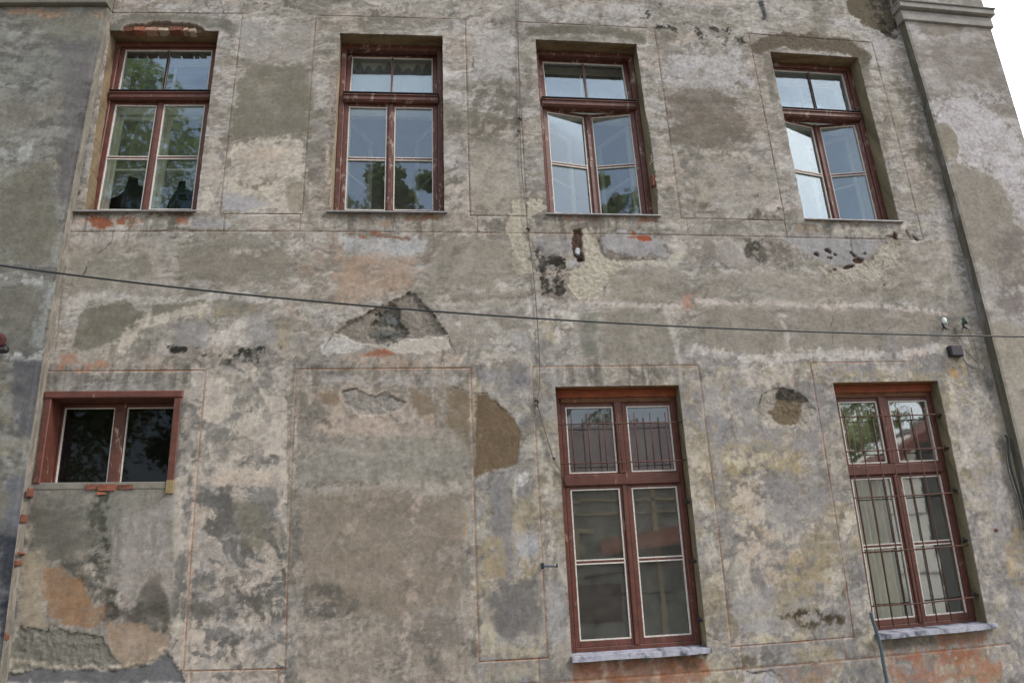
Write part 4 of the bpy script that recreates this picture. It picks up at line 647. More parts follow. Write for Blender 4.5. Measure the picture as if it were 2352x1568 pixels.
def sash(par, name, x0, x1, z0, z1, lw, rw, tw, bw, d0, d1, hb=(), vb=(), mat=None, glass=None, tf=None, putty=True, broken=None, beadw=.009):
    """stiles + rails + glazing bars, glass and putty"""
    b = MB(tf); b.box(x0, x0+lw, z0, z1, d0, d1, .005); b.box(x1-rw, x1, z0, z1, d0, d1, .005)
    b.box(x0+lw, x1-rw, z1-tw, z1, d0+.002, d1-.002, .004); b.box(x0+lw, x1-rw, z0, z0+bw, d0+.002, d1-.002, .004)
    gx0, gx1, gz0, gz1 = x0+lw, x1-rw, z0+bw, z1-tw
    for h in hb: b.box(gx0, gx1, h-.010, h+.010, d0+.006, d1-.006, .003)
    for v in vb: b.box(v-.011, v+.011, gz0, gz1, d0+.004, d1-.004, .003)
    o = b.build(name, mat or M_RED, par)
    zz = [gz0]+list(hb)+[gz1]; xx = [gx0]+list(vb)+[gx1]; dg = d0+(d1-d0)*.45
    g = MB(tf); p = MB(tf); n = 0
    for i in range(len(xx)-1):
        for j in range(len(zz)-1):
            a0, a1, c0, c1 = xx[i], xx[i+1], zz[j], zz[j+1]; n += 1
            if broken and (i, j) in broken:
                P = broken[(i, j)]; g.prism([(a0+(a1-a0)*u, c0+(c1-c0)*v) for u, v in P], dg-.003, dg)
            else: g.box(a0-.002, a1+.002, c0-.002, c1+.002, dg-.003, dg)
            if putty:
                e = .010 if hb and j else .002; k = .008 if j < len(zz)-2 else .001; q = beadw
                p.box(a0, a0+q, c0, c1, dg+.001, d1-.004); p.box(a1-q, a1, c0, c1, dg+.001, d1-.004)
                p.box(a0+q, a1-q, c0+(.010 if j else 0), c0+(.010 if j else 0)+q, dg+.001, d1-.005); p.box(a0+q, a1-q, c1-q-(.010 if j < len(zz)-2 else 0), c1-(.010 if j < len(zz)-2 else 0), dg+.001, d1-.005)
    g.build('glass_pane', glass or M_GLU, par)
    if putty: p.build('putty', M_PUT, par)
    return o
def room(x0, x1, z0, z1, mat, depth=4.2, d0=-.46, slots=None, mx=.42, mz0=.7, mz1=.45):
    b = MB(); X0, X1, Z0, Z1, d1 = x0-mx, x1+mx, z0-mz0, z1+mz1, -depth
    def q(*L): k = b.pts(L); b.f.append([k, k+1, k+2, k+3])
    q((X0, Z1, d0), (X1, Z1, d0), (X1, Z1, d1), (X0, Z1, d1)); q((X0, Z0, d0), (X0, Z0, d1), (X1, Z0, d1), (X1, Z0, d0))
    q((X0, Z0, d0), (X0, Z1, d0), (X0, Z1, d1), (X0, Z0, d1)); q((X1, Z0, d0), (X1, Z0, d1), (X1, Z1, d1), (X1, Z1, d0))
    if not slots: q((X0, Z0, d1), (X0, Z1, d1), (X1, Z1, d1), (X1, Z0, d1))
    else:                                 # back wall with a narrow slit to the sky
        sx0, sx1, zl = slots; q((X0, Z0, d1), (X0, Z1, d1), (sx0, Z1, d1), (sx0, Z0, d1)); q((sx1, Z0, d1), (sx1, Z1, d1), (X1, Z1, d1), (X1, Z0, d1))
        for a, c in zl: q((sx0, a, d1), (sx0, c, d1), (sx1, c, d1), (sx1, a, d1))
    # inner face of the facade wall round the opening, and the jambs
    for A in (((X0, x0), (Z0, Z1)), ((x1, X1), (Z0, Z1)), ((x0, x1), (Z0, z0)), ((x0, x1), (z1, Z1))):
        (a, c), (e, f) = A; q((a, e, d0), (a, f, d0), (c, f, d0), (c, e, d0))
    for xq in (x0, x1): q((xq, z0, d0), (xq, z1, d0), (xq, z1, -.205), (xq, z0, -.205))
    q((x0, z1, d0), (x1, z1, d0), (x1, z1, -.205), (x0, z1, -.205)); q((x0, z0, d0), (x1, z0, d0), (x1, z0, -.205), (x0, z0, -.205))
    return b.build('room_wall', mat, BLD)
def sill_up(win, x0, x1, mat):
    b = MB(); b.box(x0, x1, ZU0-0.004, ZU0+.004, -.15, .030, .001); b.box(x0, x1, ZU0-.010, ZU0-.0045, .024, .031, .001)
    return b.build('sill', mat, win)
R = math.radians
def upper(i, outer, inner, tl, hinge, sill, label, mat, broken=None, curtain=None):
    a, c = OPEN_UP[i]; x0, x1 = a*D, c*D; z0, z1 = ZU0, ZU1; xc_ = (x0+x1)/2; dF = -.16
    win = frame_mb(x0+.001, x1-.001, z0+.002, z1-.001, .055, -.25, dF).build('window', mat, BLD); win['label'] = label
    b = MB(); zt0, zt1 = .7600*D, .7748*D
    b.box(x0+.04, x1-.04, zt0, zt1, -.245, -.135, .012); b.box(x0+.05, x1-.05, zt1-.030, zt1-.010, -.14, -.122, .006); b.box(x0+.05, x1-.05, zt0+.012, zt0+.024, -.14, -.126, .005)
    b.build('transom', mat, win)
    b = MB(); b.box(x0+.045, x1-.045, zt1, zt1+.008, -.2, -.118, .001); b.build('drip_strip', M_BLK, win)
    fx0, fx1 = x0+.056, x1-.056
    sash(win, 'transom_sash', fx0, fx1, zt1+.009, z1-.056, .050, .050, .032, .030, -.225, -.185, (), (xc_,), mat, M_GLU, tilt(zt1+.01, -.2, R(tl)) if tl else None)
    oL, oR = outer; hb = .6585*D
    sash(win, 'casement', fx0, xc_-.001, z0+.05, zt0-.002, .050, .038, .034, .075, -.225, -.182, (hb,), (), mat, M_GLU, swing(fx0, -.2, -R(oL)) if oL else None, broken=broken and broken.get('L'))
    sash(win, 'casement', xc_+.001, fx1, z0+.05, zt0-.002, .038, .050, .034, .075, -.225, -.182, (hb,), (), mat, M_GLU, swing(fx1, -.2, R(oR)) if oR else None, broken=broken and broken.get('R'))
    b = MB(swing(fx0, -.2, -R(oL)) if oL else None); b.box(xc_-.022, xc_+.022, z0+.055, zt0-.006, -.181, -.166, .006); b.build('meeting_strip', mat, win)
    # inner window of the box-type double glazing
    ib = frame_mb(x0+.004, x1-.004, z0, z1-.02, .042, -.45, -.40, bev=.003); ib.box(x0+.045, x1-.045, zt0-.01, zt1-.01, -.448, -.39, .003); ib.build('inner_frame', M_CREAM, win)
    iL, iR = inner; e0, e1 = x0+.048, x1-.048
    sash(win, 'inner_casement', e0, xc_-.002, z0+.045, zt0-.014, .045, .045, .045, .07, -.44, -.405, (hb,), (), M_CREAM, M_GLI, swing(e0, -.44, -R(iL)) if iL else None, False)
    sash(win, 'inner_casement', xc_+.002, e1, z0+.045, zt0-.014, .045, .045, .045, .07, -.44, -.405, (hb,), (), M_CREAM, M_GLI, swing(e1, -.44, R(iR)) if iR else None, False)
    sash(win, 'inner_transom_sash', e0, e1, zt1, z1-.064, .04, .04, .04, .03, -.44, -.405, (), (xc_,), M_CREAM, M_GLI, None, False)
    sill_up(win, sill[0]*D, sill[1]*D, M_ZINC)
    return win
br = {'L': {(0, 0): [(0, 0), (.02, .0), (.03, .20), (.38, .27), (.50, .36), (.55, .48), (.58, .66), (.80, .62), (.83, .50), (.98, .46), (1, .5), (1, 1), (0, 1)]},
      'R': {(0, 0): [(0, 0), (.38, .02), (.44, .22), (.56, .38), (.60, .55), (.74, .56), (.78, .40), (.92, .36), (1, .5), (1, 1), (0, 1)]}}
W1 = upper(0, (1.5, 0), (0, 0), 0, None, (-.5012, -.3250), 'upper floor window furthest left, with two broken lower panes', M_RED, br)
W2 = upper(1, (1, 0), (62, 62), 7, None, (-.1401, .0346), 'upper floor window second from left, its pale inner casements open', M_REDW)
W3 = upper(2, (11, 11), (40, 60), 6, None, (.1805, .3568), 'upper floor window third from left, ajar, with chipped right jamb', M_REDW)
W4 = upper(3, (12, 12), (48, 35), 0, None, (.5905, .7634), 'upper floor window furthest right, ajar below the transom', M_REDW)
for k, (a, c) in enumerate(OPEN_UP):
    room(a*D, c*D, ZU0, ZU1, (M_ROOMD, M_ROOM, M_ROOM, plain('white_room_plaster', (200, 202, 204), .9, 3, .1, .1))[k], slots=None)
def lower(i, label, bars, sillx):
    a, c = OPEN_LO[i]; x0, x1 = a*D, c*D; z0, z1 = ZL0, ZL1; xc_ = (.2677 if i == 0 else .6722)*D
    GL = M_GLL if i == 0 else M_GLW
    win = frame_mb(x0+.001, x1-.001, z0+.002, z1-.001, .055, -.20, -.13, bot=.045).build('window', M_RED, BLD); win['label'] = label
    b = MB(); b.box(x0+.002, x1-.002, z1-.078, z1-.002, -.128, -.106, .004); b.build('head_board', M_ORW, win)
    b = MB(); b.box(x0+.056, x1-.056, z1-.122, z1-.0785, -.19, -.117, .005); b.build('head_rail', M_DARKW, win)
    zt0, zt1 = .1505*D, .1655*D
    b = MB(); b.box(x0+.045, x1-.045, zt0, zt1, -.205, -.118, .008); b.box(xc_-.034, xc_+.034, zt1, z1-.056, -.2, -.122, .008); b.box(xc_-.02, xc_+.02, z0+.046, zt0, -.2, -.124, .006); b.build('mullion', M_RED, win)
    fx0, fx1 = x0+.056, x1-.056
    for s in (0, 1):
        A, B_ = (fx0, xc_-.035) if s == 0 else (xc_+.035, fx1)
        sash(win, 'upper_sash', A, B_, zt1+.001, z1-.057, .046, .012 if s == 0 else .012, .10, .014, -.175, -.138, (), (), M_RED, GL, beadw=.011)
        A, B_ = (fx0, xc_-.021) if s == 0 else (xc_+.021, fx1)
        sash(win, 'casement', A, B_, z0+.047, zt0-.001, .044, .022, .026, .052, -.175, -.138, (.051*D,), (), M_RED, GL, beadw=.011)
    b = MB(); nseg = 14; sx0, sx1 = sillx[0]*D, sillx[1]*D
    for k in range(nseg):
        p, q = sx0+(sx1-sx0)*k/nseg, sx0+(sx1-sx0)*(k+1)/nseg
        def zo(x): return .002*math.sin(x*9+i)+.001*math.sin(x*23)
        kk = b.pts([(p, z0+.012, -.128), (q, z0+.012, -.128), (q, z0-.006+zo(q)*.5, .055), (p, z0-.006+zo(p)*.5, .055), (q, z0-.046+zo(q), .058), (p, z0-.046+zo(p), .058), (q, z0-.044+zo(q), .0), (p, z0-.044+zo(p), .0)])
        b.f += [[kk, kk+3, kk+2, kk+1], [kk+3, kk+5, kk+4, kk+2], [kk+5, kk+7, kk+6, kk+4]]
    b.build('sill', M_SILL, win)
    b = MB(); r = .006
    for u, v0, v1 in bars['v']: b.wtube([(u*D, v0*D, -.045), (u*D+.003*math.sin(u*90), (v0+v1)/2*D, -.043), (u*D, v1*D, -.045)], r)
    for v, u0, u1, sg in bars['h']:
        b.wtube([(u0*D, v*D, -.05), (u0*D+.02, v*D, -.037), ((u0+u1)/2*D, v*D-sg, -.034), (u0*D*.25+u1*D*.75, v*D-sg*.2, -.036), (u1*D+.02, v*D+.004, -.05)], r)
    b.build('security_bars', M_RUST, win)
    for v in ((.123, .045, -.03) if i == 0 else (.232, .183, .121, .05, -.025)):
        b = MB(); b.wtube([(x1-.012, v*D, -.09), (x1-.004, v*D+.004, -.055), (x1+.012, v*D+.004, -.05)], .011); b.wtube([(x1-.03, v*D-.02, -.075), (x1-.02, v*D+.03, -.075)], .009); b.build('hinge_pin', M_BLK, win)
    return win
def sill_mat():
    m, n, b = newmat('painted_sill'); p = geo(n); f = noise(n, 7, 3, .6, stretch(n, p, 1.1, .5, .8)); f2 = noise(n, 30, 6, .7, p)
    c = ramp(n, f, [(.34, L4(70, 74, 84)), (.46, L4(146, 150, 164)), (.58, L4(170, 173, 186)), (.70, L4(86, 88, 98))]); c = mix(n, 1., c, ramp(n, f2, [(.3, (.75,)*3), (.7, (1.1,)*3)]), 'MULTIPLY')
    n.links.new(c, b.inputs['Base Color']); b.inputs['Roughness'].default_value = .5; return m
M_SILL = sill_mat()
B6 = dict(v=[(u*1.007, .169, .2475) for u in (.197, .219, .2413, .2618, .2845, .3068, .3285)], h=[(.2325, .1785, .3525, .0), (.1790, .1785, .3525, .0)])
B7 = dict(v=[(u*1.007, -.0570, .2455) for u in (.5955, .6162, .6395, .661, .683, .7052, .7266)], h=[(.2340, .588, .757, 0), (.1835, .588, .757, 0), (.118, .588, .7585, .004), (.0435, .588, .757, .003), (-.0275, .588, .757, .01)])
W6 = lower(0, 'tall lower window with bars across only its upper panes', B6, (.1765, .3560))
W7 = lower(1, 'tall lower window at the right, barred over its full height', B7, (.5865, .7685))
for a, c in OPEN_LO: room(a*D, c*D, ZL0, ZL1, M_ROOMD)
# small window: casing flush with the wall
x0, x1, z0, z1 = [q*D for q in S5]
b = MB(); b.box(x0+.001, x0+.06, z0-.01, z1-.061, -.215, .012, .006); b.box(x1-.062, x1-.001, z0-.10, z1-.061, -.215, .014, .006); b.box(x0-.006, x1+.010, z1-.060, z1+.002, -.215, .020, .008)
W5 = b.build('window', M_RED, BLD); W5['label'] = 'small two-pane window with a deep box frame, lower left'
b = MB(); b.box(x1-.0635, x1+.001, z0-.10, z0+.01, .0, .0165, .003); b.build('frame_stub', plain('ochre_wood', (134, 118, 84), .8, 30, .3), W5)
xm = -.408*D
b = MB(); b.box(xm-.048, xm+.048, z0-.05, z1-.061, -.23, -.185, .006); b.build('mullion', M_REDW, W5)
sash(W5, 'casement', x0+.061, xm-.049, z0-.05, z1-.062, .022, .004, .032, .03, -.235, -.195, (), (), M_RED, M_GLD)
sash(W5, 'casement', xm+.049, x1-.063, z0-.05, z1-.062, .004, .022, .032, .03, -.235, -.195, (), (), M_RED, M_GLD)
b = MB(); b.box(x0+.004, x1-.064, z0-.06, z0, -.19, .004, .006); b.build('sill', M_CON, W5)
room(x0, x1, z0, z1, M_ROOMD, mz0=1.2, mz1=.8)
# ------------------------------------------------------------------ exposed bricks
M_BR = [plain('brick_orange', (142, 88, 70), .9, 40, .3, .5), plain('brick_pink', (160, 128, 112), .9, 40, .25, .5), plain('brick_pale', (168, 152, 136), .9, 40, .25, .5), plain('brick_dark', (112, 70, 56), .9, 40, .3, .5)]
def brick(px0, px1, py0, py1, d, mt, d0=-.08, lab=None):
    py0 += random.uniform(0, 2)
    (a, _), (c, _) = plan((px0), (py0+py1)/2), plan(px1, (py0+py1)/2); _, e = plan((px0+px1)/2, py1); _, f = plan((px0+px1)/2, py0)
    b = MB(); j = lambda s=.006: random.uniform(-s, s)
    k = b.pts([(a+j(), e+j(), d0), (c+j(), e+j(), d0), (c+j(), f+j(), d0), (a+j(), f+j(), d0), (a+j(), e+j(), d+j()), (c+j(), e+j(), d+j()), (c+j(), f+j(), d+j()), (a+j(), f+j(), d+j())])
    b.f += [[k+i for i in q] for q in ((3, 2, 1, 0), (4, 5, 6, 7), (0, 1, 5, 4), (1, 2, 6, 5), (2, 3, 7, 6), (3, 0, 4, 7))]
    return b.build('brick', M_BR[mt], BLD)
for q in ((285, 304, 64, 71, .002, 3), (308, 331, 62, 70, .006, 0), (335, 360, 63, 71, .008, 1), (364, 387, 63, 71, .003, 2), (391, 417, 62, 71, .007, 3), (421, 431, 63, 71, .004, 1), (434, 450, 66, 72, .002, 2)): brick(*q)
for q in ((197, 223, 1112, 1124, .012, 3), (226, 267, 1113, 1126, .016, 0), (270, 306, 1112, 1124, .010, 3), (222, 243, 1127, 1135, .008, 0)): brick(*q)
for q in ((1499, 1506, 398, 424, -.004, 3), (1497, 1503, 352, 372, -.006, 2)): brick(*q)
for px, py, w_, h_ in ((68, 1131, 5, 15), (54, 1190, 4, 13), (48, 1270, 5, 5), (41, 1292, 5, 8), (13, 1458, 9, 13)):
    (a, zz_) = plan(px, py, .05); hw, hh = .0024*w_, .0026*h_; rj = lambda: random.uniform(.45, 1.)
    b = MB(); b.prism([(a-hw*rj(), zz_-hh), (a+hw*rj(), zz_-hh*rj()), (a+hw, zz_), (a+hw*rj(), zz_+hh*rj()), (a-hw*.2, zz_+hh), (a-hw*rj(), zz_+hh*rj()*.7), (a-hw*rj(), zz_)], .0, .0785+random.uniform(-.004, .006)); b.build('brick', M_BR[3], BLD)
# ------------------------------------------------------------------ curtains and blinds
def sheet(name, x0, x1, z0, z1, d, amp, freq, mat, label, n=60, group=None, top=None):
    b = MB(); 
    for i in range(n+1):
        x = x0+(x1-x0)*i/n; dd = d+amp*math.sin(i*freq)+amp*.5*math.sin(i*freq*2.3+1); b.pts([(x, z0, dd), (x, z1 if not top else top(i/n), dd)])
    for i in range(n): b.f.append([2*i, 2*i+2, 2*i+3, 2*i+1])
    k = len(b.v); b2 = [(p[0], p[1]+.004, p[2]) for p in b.v]; b.v += b2
    for i in range(n): b.f.append([k+2*i+1, k+2*i+3, k+2*i+2, k+2*i])
    b.smooth = True
    return tag(b.build(name, mat, None), label, 'curtain')
def cloth(name, c, c2, sx):
    m, n, b = newmat(name); p = geo(n); f = noise(n, sx, 4, .6, stretch(n, p, 1, .2, .12)); n.links.new(ramp(n, f, [(.35, L4(*c2)), (.6, L4(*c))]), b.inputs['Base Color']); b.inputs['Roughness'].default_value = .9; return m
sheet('roller_blind', -.132*D, .0285*D, .786*D, .868*D, -.33, .003, .5, cloth('cream_blind', (206, 202, 182), (192, 188, 166), 6), 'cream blind hanging behind the upper sash of second upper window')
sheet('lace_valance', -.130*D, .0265*D, .834*D, .858*D, -.31, .003, .9, cloth('grey_lace', (112, 118, 128), (92, 98, 108), 14), 'grey jagged cloth against the cream blind in second upper window', n=90, top=lambda t: (.838+.020*abs(math.sin(t*31))*(.35+.65*abs(math.sin(t*9+.5))))*D)
sheet('curtain', .589*D, .667*D, -.058*D, .262*D, -.31, .035, .62, cloth('pale_curtain', (226, 220, 192), (84, 78, 50), 10), 'pale folded curtain behind left panes of fully barred lower window')
sheet('net_curtain', .655*D, .690*D, .53*D, .75*D, -1.0, .02, .7, cloth('net', (196, 200, 204), (160, 166, 174), 9), 'pale net curtain inside the upper window at the far right')
# ------------------------------------------------------------------ wires and fittings
b = MB(); A, Bq, Cq = pxw(-260, 570, 5.1), pxw(1230, 731, 5.5), pxw(2700, 775, 5.9); pts = []
for k in range(41):
    t = k/40; L0 = (1-t)*(1-2*t); L1 = 4*t*(1-t); L2 = t*(2*t-1); pts.append(A*L0+Bq*L1+Cq*L2)
b.tube(pts, .0075, 6); tag(b.build('overhead_cable', M_BLK), 'taut black cable strung across in front of the facade', 'cable')
def wallpts(L, d): return [W(*plan(x, y, d), d) for x, y in L]
b = MB(); b.tube(wallpts([(1192, -30), (1190, 60), (1192, 160), (1194, 270), (1198, 390), (1208, 480), (1213, 530), (1222, 600), (1230, 680), (1236, 760), (1240, 840), (1240, 890), (1233, 922), (1243, 960), (1258, 1010), (1272, 1055), (1290, 1085), (1300, 1112)], .018), .0042, 5)
o = b.build('wall_wire', M_WIRE); tag(o, 'thin grey wire running down the wall between second and third upper windows', 'wire')
for x, y, r in ((1194, 274, .018), (1192, 303, .016), (1213, 527, .018), (1233, 922, .018), (1233, 932, .013), (1272, 1053, .012)):
    b = MB(); p = W(*plan(x, y, .02), .02); b.tube([p+np.array((-r, 0, 0)), p+np.array((-r*.3, -.004, r*.8)), p+np.array((r, 0, .1*r)), p+np.array((.2*r, 0, -r))], [r*.5, r*.6, r*.5, r*.3], 6); b.build('clip', M_BLK, o)
def fitting(px, py, glassmat, label):
    t = empty('insulator', tuple(W(*plan(px, py+12, .06), .06))); tag(t, label, 'insulator', 'wire insulators by the right pilaster')
    (x, z) = plan(px, py, .06); b = MB()
    P = [(x+.006, z+.05, .055), (x+.004, z+.035, .06), (x+.003, z+.015, .06), (x, z-.012, .06)]; b.wtube(P, [.014, .024, .02, .028], 12); b.build('insulator_cup', glassmat, t)
    b = MB(); b.wtube([(x+.03, z-.01, -.01), (x+.026, z-.045, .03), (x+.01, z-.062, .055), (x-.014, z-.052, .06), (x-.028, z-.02, .06), (x-.026, z+.0, .06)], .0095, 8); b.build('hook', M_BLK, t)
fitting(2169, 741, plain('white_porcelain', (206, 222, 224), .2, 10, .08), 'white insulator on a black hook, left of the pair beside the right pilaster')
fitting(2215, 740, plain('green_porcelain', (34, 66, 58), .25, 10, .3), 'dark green insulator on a black hook, right of the pair beside the right pilaster')
t = empty('junction_box', tuple(W(*plan(2196, 818, .05), .0))); tag(t, 'small square black junction box below the two insulators', 'junction box')
(xa, za), (xb, zb) = plan(2186, 817, .05), plan(2208, 793, .05)
b = MB(); b.box(xa, xb, za, zb, 0, .055, .006); b.build('box', plain('black_plastic', (36, 30, 42), .5, 20, .2), t); b = MB(); b.box(xa+.006, xb-.006, za+.006, zb-.006, .056, .062, .004); b.build('lid', plain('black_lid', (40, 34, 46), .45, 20, .2), t)
def wire(name, L, d, r, mat, label, cat='wire'):
    P = wallpts(L, d)
    if len(P) > 2:                         # smooth with Catmull-Rom
        Q = []
        for i in range(len(P)-1):
            p0, p1, p2, p3 = P[max(i-1, 0)], P[i], P[i+1], P[min(i+2, len(P)-1)]
            for k in range(5): s = k/5; Q.append(.5*((2*p1)+(-p0+p2)*s+(2*p0-5*p1+4*p2-p3)*s*s+(-p0+3*p1-3*p2+p3)*s**3))
        P = Q+[P[-1]]
    b = MB(); b.tube(P, r, 6); return tag(b.build(name, mat), label, cat)
wire('loose_wire', [(2206, 800), (2214, 826), (2230, 842), (2247, 846), (2246, 836), (2230, 818), (2216, 804)], .03, .004, M_WIRE, 'loose loop of wire hanging right of the black junction box')
wire('loose_wire', [(2222, 752), (2234, 780), (2242, 805), (2246, 828)], .012, .003, M_WIRE, 'thin wire dropping from the dark green insulator')
wire('loose_wire', [(2178, 746), (2192, 753), (2196, 765), (2212, 788), (2206, 796)], .015, .003, M_WIRE, 'short wire from the white insulator to the black box')
wire('hose', [(2000, 1405), (2004, 1422), (2013, 1450), (2022, 1485), (2030, 1530), (2037, 1570), (2042, 1640), (2046, 1760)], .09, .016, plain('slate_hose', (74, 88, 96), .45, 20, .15), 'slate grey hose hanging down past the left end of the right lower sill', 'hose')
wire('pilaster_cable', [(2309, 998), (2316, 1012), (2317, 1045), (2322, 1075), (2334, 1115), (2348, 1165), (2360, 1230)], .04, .012, M_BLK, 'black cable bundle sagging beside the right pilaster', 'cable')
wire('pilaster_cable', [(2313, 1003), (2310, 1040), (2318, 1090), (2338, 1150), (2352, 1220)], .03, .005, M_WIRE, 'thin loose cable behind the black bundle beside the right pilaster', 'cable')
(xa, za) = plan(1262, 1298, .05); t = empty('clamp', tuple(W(xa, za, 0))); tag(t, 'short grey metal clamp sticking out left of the tall lower window', 'clamp')
b = MB(); b.wtube([(xa-.045, za+.004, .02), (xa-.04, za, .05), (xa+.03, za-.004, .075), (xa+.055, za-.004, .08)], .012, 8); b.build('arm', plain('grey_zinc', (120, 128, 136), .4, 20, .2, .1, .5), t)
b = MB(); b.box(xa-.062, xa-.044, za-.022, za+.026, .0, .055, .004); b.build('end_plate', M_BLK, t); b = MB(); b.box(xa+.052, xa+.064, za-.018, za+.012, .068, .094, .003); b.build('end_plate', M_BLK, t)
# rusty bracket poking in at the left edge
(xa, za) = plan(0, 800, .3); t = empty('wall_bracket', tuple(W(xa, za, .1))); tag(t, 'dark rusty iron bracket jutting in at the left edge', 'bracket')
b = MB(); (x2, z2) = plan(21, 803, .3); b.wtube([(xa-.5, za-.01, .28), (x2-.012, z2, .3), (x2, z2-.001, .3)], [.027, .027, .024], 10); b.build('pipe', plain('dark_pipe', (40, 36, 40), .5, 30, .3), t)
b = MB(); (x3, z3) = plan(4, 785, .3); b.wtube([(x3-.2, z3-.03, .22), (x3-.02, z3+.065, .27), (x3+.012, z3+.04, .3), (x3+.022, z3+.02, .3), (x3+.018, z3-.01, .3), (x3-.03, z3-.05, .3)], [.03, .035, .03, .028, .022, .03], 7); b.build('rusty_lug', plain('deep_rust', (74, 36, 38), .9, 60, .4, .6), t)
b = MB(); b.wtube([(x3+.01, z3-.055, .3), (x2-.02, z2+.052, .3), (x2, z2+.02, .3)], .006, 5); b.build('wire_end', M_BLK, t)
# ------------------------------------------------------------------ ground and the yard opposite (seen in the panes)
b = MB(flat=True); b.v = [(-400, -400, 0), (400, -400, 0), (400, 400, 0), (-400, 400, 0)]; b.f = [[0, 1, 2, 3]]; o = b.build('ground', plain('gravel_ground', (118, 112, 102), .95, 4, .3, .4)); tag(o, kind='structure')
def leafmat(name, c, c2):
    m, n, b = newmat(name); p = geo(n); f = noise(n, 2.2, 6, .7, p); col = ramp(n, f, [(.35, L4(*c2)), (.65, L4(*c))]); n.nodes.remove(b)
    d = n.nodes.new('ShaderNodeBsdfDiffuse'); t = n.nodes.new('ShaderNodeBsdfTranslucent'); ms = n.nodes.new('ShaderNodeMixShader'); ms.inputs[0].default_value = .5
    for q in (d, t): n.links.new(col, q.inputs[0])
    n.links.new(d.outputs[0], ms.inputs[1]); n.links.new(t.outputs[0], ms.inputs[2]); n.links.new(ms.outputs[0], n.nodes['Material Output'].inputs[0]); return m
M_LEAF = leafmat('leaves', (166, 176, 112), (88, 104, 62)); M_LEAF2 = leafmat('olive_leaves', (170, 170, 116), (98, 104, 66)); M_BARK = plain('bark', (82, 68, 54), .95, 12, .3, .5)
def tree(x, y, h, r, seed, label, mat=M_LEAF, nl=14000, low=.22):
    rd = random.Random(seed); t = empty('tree', (x, y, 0)); tag(t, label, 'tree', 'trees behind the viewer')
    b = MB(flat=True); b.tube([(x, y, -.1), (x+.1, y, h*.3), (x-.1, y+.1, h*.6), (x, y, h*.95)], [.32, .24, .15, .03], 8); cl = []
    for k in range(64):
        a = rd.uniform(0, 6.283); z = h*(low+(1-low)*rd.random()**.8); s = r*math.sin(math.pi*min(1, max(.12, ((1-z/h)/(1-low))))**.75*.9+.2)*rd.uniform(.55, 1.0)
        c = Vector((x+math.cos(a)*s, y+math.sin(a)*s, z)); cl.append((c, rd.uniform(.5, 1.2)*r*.27))
        if k % 2: b.tube([(x, y, z*.8), ((x+c.x)/2, (y+c.y)/2, z*.92), tuple(c)], [.08, .05, .015], 5)
    b.build('trunk', M_BARK, t); g = MB(flat=True)
    for k in range(nl):
        c, cr = rd.choice(cl); v = Vector((rd.gauss(0, 1), rd.gauss(0, 1), rd.gauss(0, .8))); v = v.normalized()*cr*rd.random()**.4+c; s = rd.uniform(.07, .15)
        a = Vector((rd.gauss(0, 1), rd.gauss(0, 1), rd.gauss(0, 1))).normalized(); d = a.cross(Vector((rd.gauss(0, 1), rd.gauss(0, 1), rd.gauss(0, 1)))).normalized()
        q = len(g.v); g.v += [tuple(v-a*s), tuple(v+d*s*.5), tuple(v+a*s), tuple(v-d*s*.5)]; g.f.append([q, q+1, q+2, q+3])
    g.build('crown', mat, t)
tree(-11.0, -8, 18.6, 4.6, 1, 'tall broad green tree mirrored in the left upper window', nl=22000, low=.12)
tree(-6.6, -11, 13.5, 3.0, 2, 'rounded green tree mirrored low in second window, left pane', M_LEAF)
tree(-2.3, -8, 13.7, 2.2, 3, 'green tree mirrored low in second window, left panes', M_LEAF2)
tree(-.5, -8, 14.4, 1.5, 6, 'narrow dark tree mirrored beside the centre post of second window', M_LEAF)
tree(1.3, -9, 14.0, 2.3, 16, 'loose olive tree mirrored low at the right side of second window', M_LEAF2)
tree(-14, -14, 16, 5, 5, 'broad olive green tree at the far left of the yard', M_LEAF2)
tree(15.6, -15, 9.4, 3.0, 7, 'dark green tree rising over the white gabled house', M_LEAF)
tree(21.5, -13, 8.5, 2.6, 8, 'green tree just beyond the white gabled house', M_LEAF2)
tree(6, -20, 11.5, 3.5, 9, 'green tree rising over the low outbuilding', M_LEAF2)
# outbuilding opposite the tall lower window
def fbox(b, x0, x1, y0, y1, z0, z1):
    k = len(b.v); b.v += [(x0, y0, z0), (x1, y0, z0), (x1, y1, z0), (x0, y1, z0), (x0, y0, z1), (x1, y0, z1), (x1, y1, z1), (x0, y1, z1)]; b.f += [[k+i for i in q] for q in ((3, 2, 1, 0), (4, 5, 6, 7), (0, 1, 5, 4), (1, 2, 6, 5), (2, 3, 7, 6), (3, 0, 4, 7))]
def slab(b, P, th=.12):
    k = len(b.v); n = len(P); b.v += [tuple(p) for p in P]+[(p[0], p[1], p[2]-th) for p in P]; b.f.append([k+i for i in range(n)]); b.f.append([k+n+i for i in reversed(range(n))])
    for i in range(n): j = (i+1) % n; b.f.append([k+i, k+n+i, k+n+j, k+j])
t = empty('outbuilding', (4, -11, 0)); tag(t, 'low grey outbuilding with orange tile lean-to mirrored in tall lower window', 'building')
b = MB(flat=True); fbox(b, -1, 9.5, -15, -10, 0, 4.8); b.build('wall', plain('outbuilding_plaster', (150, 146, 134), .95, 1.6, .5), t)
b = MB(flat=True); slab(b, [(5.0, -9.0, 2.62), (9.8, -9.0, 3.05), (9.8, -10.0, 3.6), (5.2, -10.0, 3.0)]); b.build('lean_to_roof', plain('orange_tiles', (168, 112, 88), .9, 6, .4, .5), t)
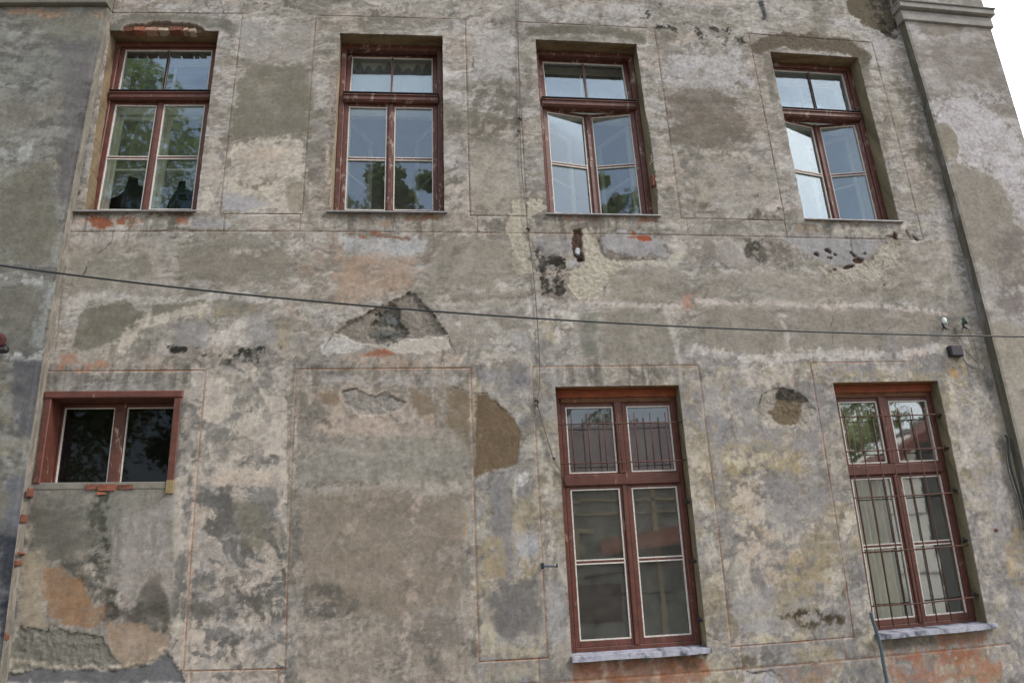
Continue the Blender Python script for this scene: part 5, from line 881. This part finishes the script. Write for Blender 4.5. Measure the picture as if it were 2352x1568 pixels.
b = MB(flat=True); slab(b, [(-1.4, -9.6, 4.7), (9.9, -9.6, 4.9), (9.9, -12.5, 7.2), (-1.4, -12.5, 7.0)]); slab(b, [(9.9, -15.4, 4.9), (-1.4, -15.4, 4.7), (-1.4, -12.5, 7.0), (9.9, -12.5, 7.2)]); b.build('roof', plain('mauve_tiles', (150, 128, 130), .9, 6, .35, .5), t)
b = MB(flat=True); b.tube([(4.6, -9.93, 1.9), (6.0, -9.93, 2.0), (6.0, -9.93, .3)], .045, 6); b.tube([(4.0, -9.93, 1.35), (7.3, -9.93, 1.4)], .035, 6); b.build('pipe', M_RUST, t)
M_SH = plain('weathered_boards', (196, 176, 140), .9, 3, .3)
for xa_, xb_, za_, zb_ in ((4.3, 4.5, 2.2, 3.3), (4.5, 5.0, 3.2, 3.32), (6.9, 7.05, .2, 4.7), (4.2, 8.4, 4.15, 4.22), (4.2, 8.4, 3.75, 3.8)):
    b = MB(flat=True); fbox(b, xa_, xb_, -9.98, -9.9, za_, zb_); b.build('board', M_SH, t)
b = MB(flat=True); fbox(b, 4.3, 5.7, -9.99, -9.95, .6, 1.7); b.build('window', M_RUST, t)
t = empty('gabled_house', (14, -13, 0)); tag(t, 'white walled house with red roof mirrored in the barred right window', 'house')
M_WW = plain('white_render', (226, 220, 208), .9, 2, .1); b = MB(flat=True); b.v = [(14.9, -10, 0), (16.2, -10, 0), (16.2, -10, 6.1), (14.9, -10, 5.3), (14.9, -11.9, 0), (16.2, -11.9, 0), (16.2, -11.9, 6.1), (14.9, -11.9, 5.3)]
b.f = [[3, 2, 1, 0], [4, 5, 6, 7], [0, 1, 5, 4], [1, 2, 6, 5], [2, 3, 7, 6], [3, 0, 4, 7]]; b.build('wall', M_WW, t)
b = MB(flat=True); b.v = [(16.21, -11, 0), (20.8, -11, 0), (20.8, -11, 8.4), (16.21, -11, 6.1), (16.21, -11.9, 0), (20.8, -11.9, 0), (20.8, -11.9, 8.4), (16.21, -11.9, 6.1)]
b.f = [[3, 2, 1, 0], [4, 5, 6, 7], [0, 1, 5, 4], [1, 2, 6, 5], [2, 3, 7, 6], [3, 0, 4, 7]]; b.build('side_wall', plain('shaded_render', (92, 92, 88), .9, 2, .3), t)  # wall colour darkened to stand in for shade under the roof
b = MB(flat=True); slab(b, [(14.6, -9.3, 5.15), (21.0, -9.3, 8.7), (21.0, -10.9, 8.7), (14.6, -10.9, 5.15)], .30); b.build('roof', plain('red_tiles', (116, 72, 64), .9, 6, .3, .5), t)
for zc_ in (1.6, 3.4, 4.6):
    b = MB(flat=True); fbox(b, 14.88, 16.22, -9.99, -9.96, zc_, zc_+.05); b.build('string_course', plain('grey_joint', (150, 146, 140), .9, 2, .1), t)
sc.cycles.max_bounces = 10; sc.cycles.transparent_max_bounces = 24; sc.cycles.glossy_bounces = 5
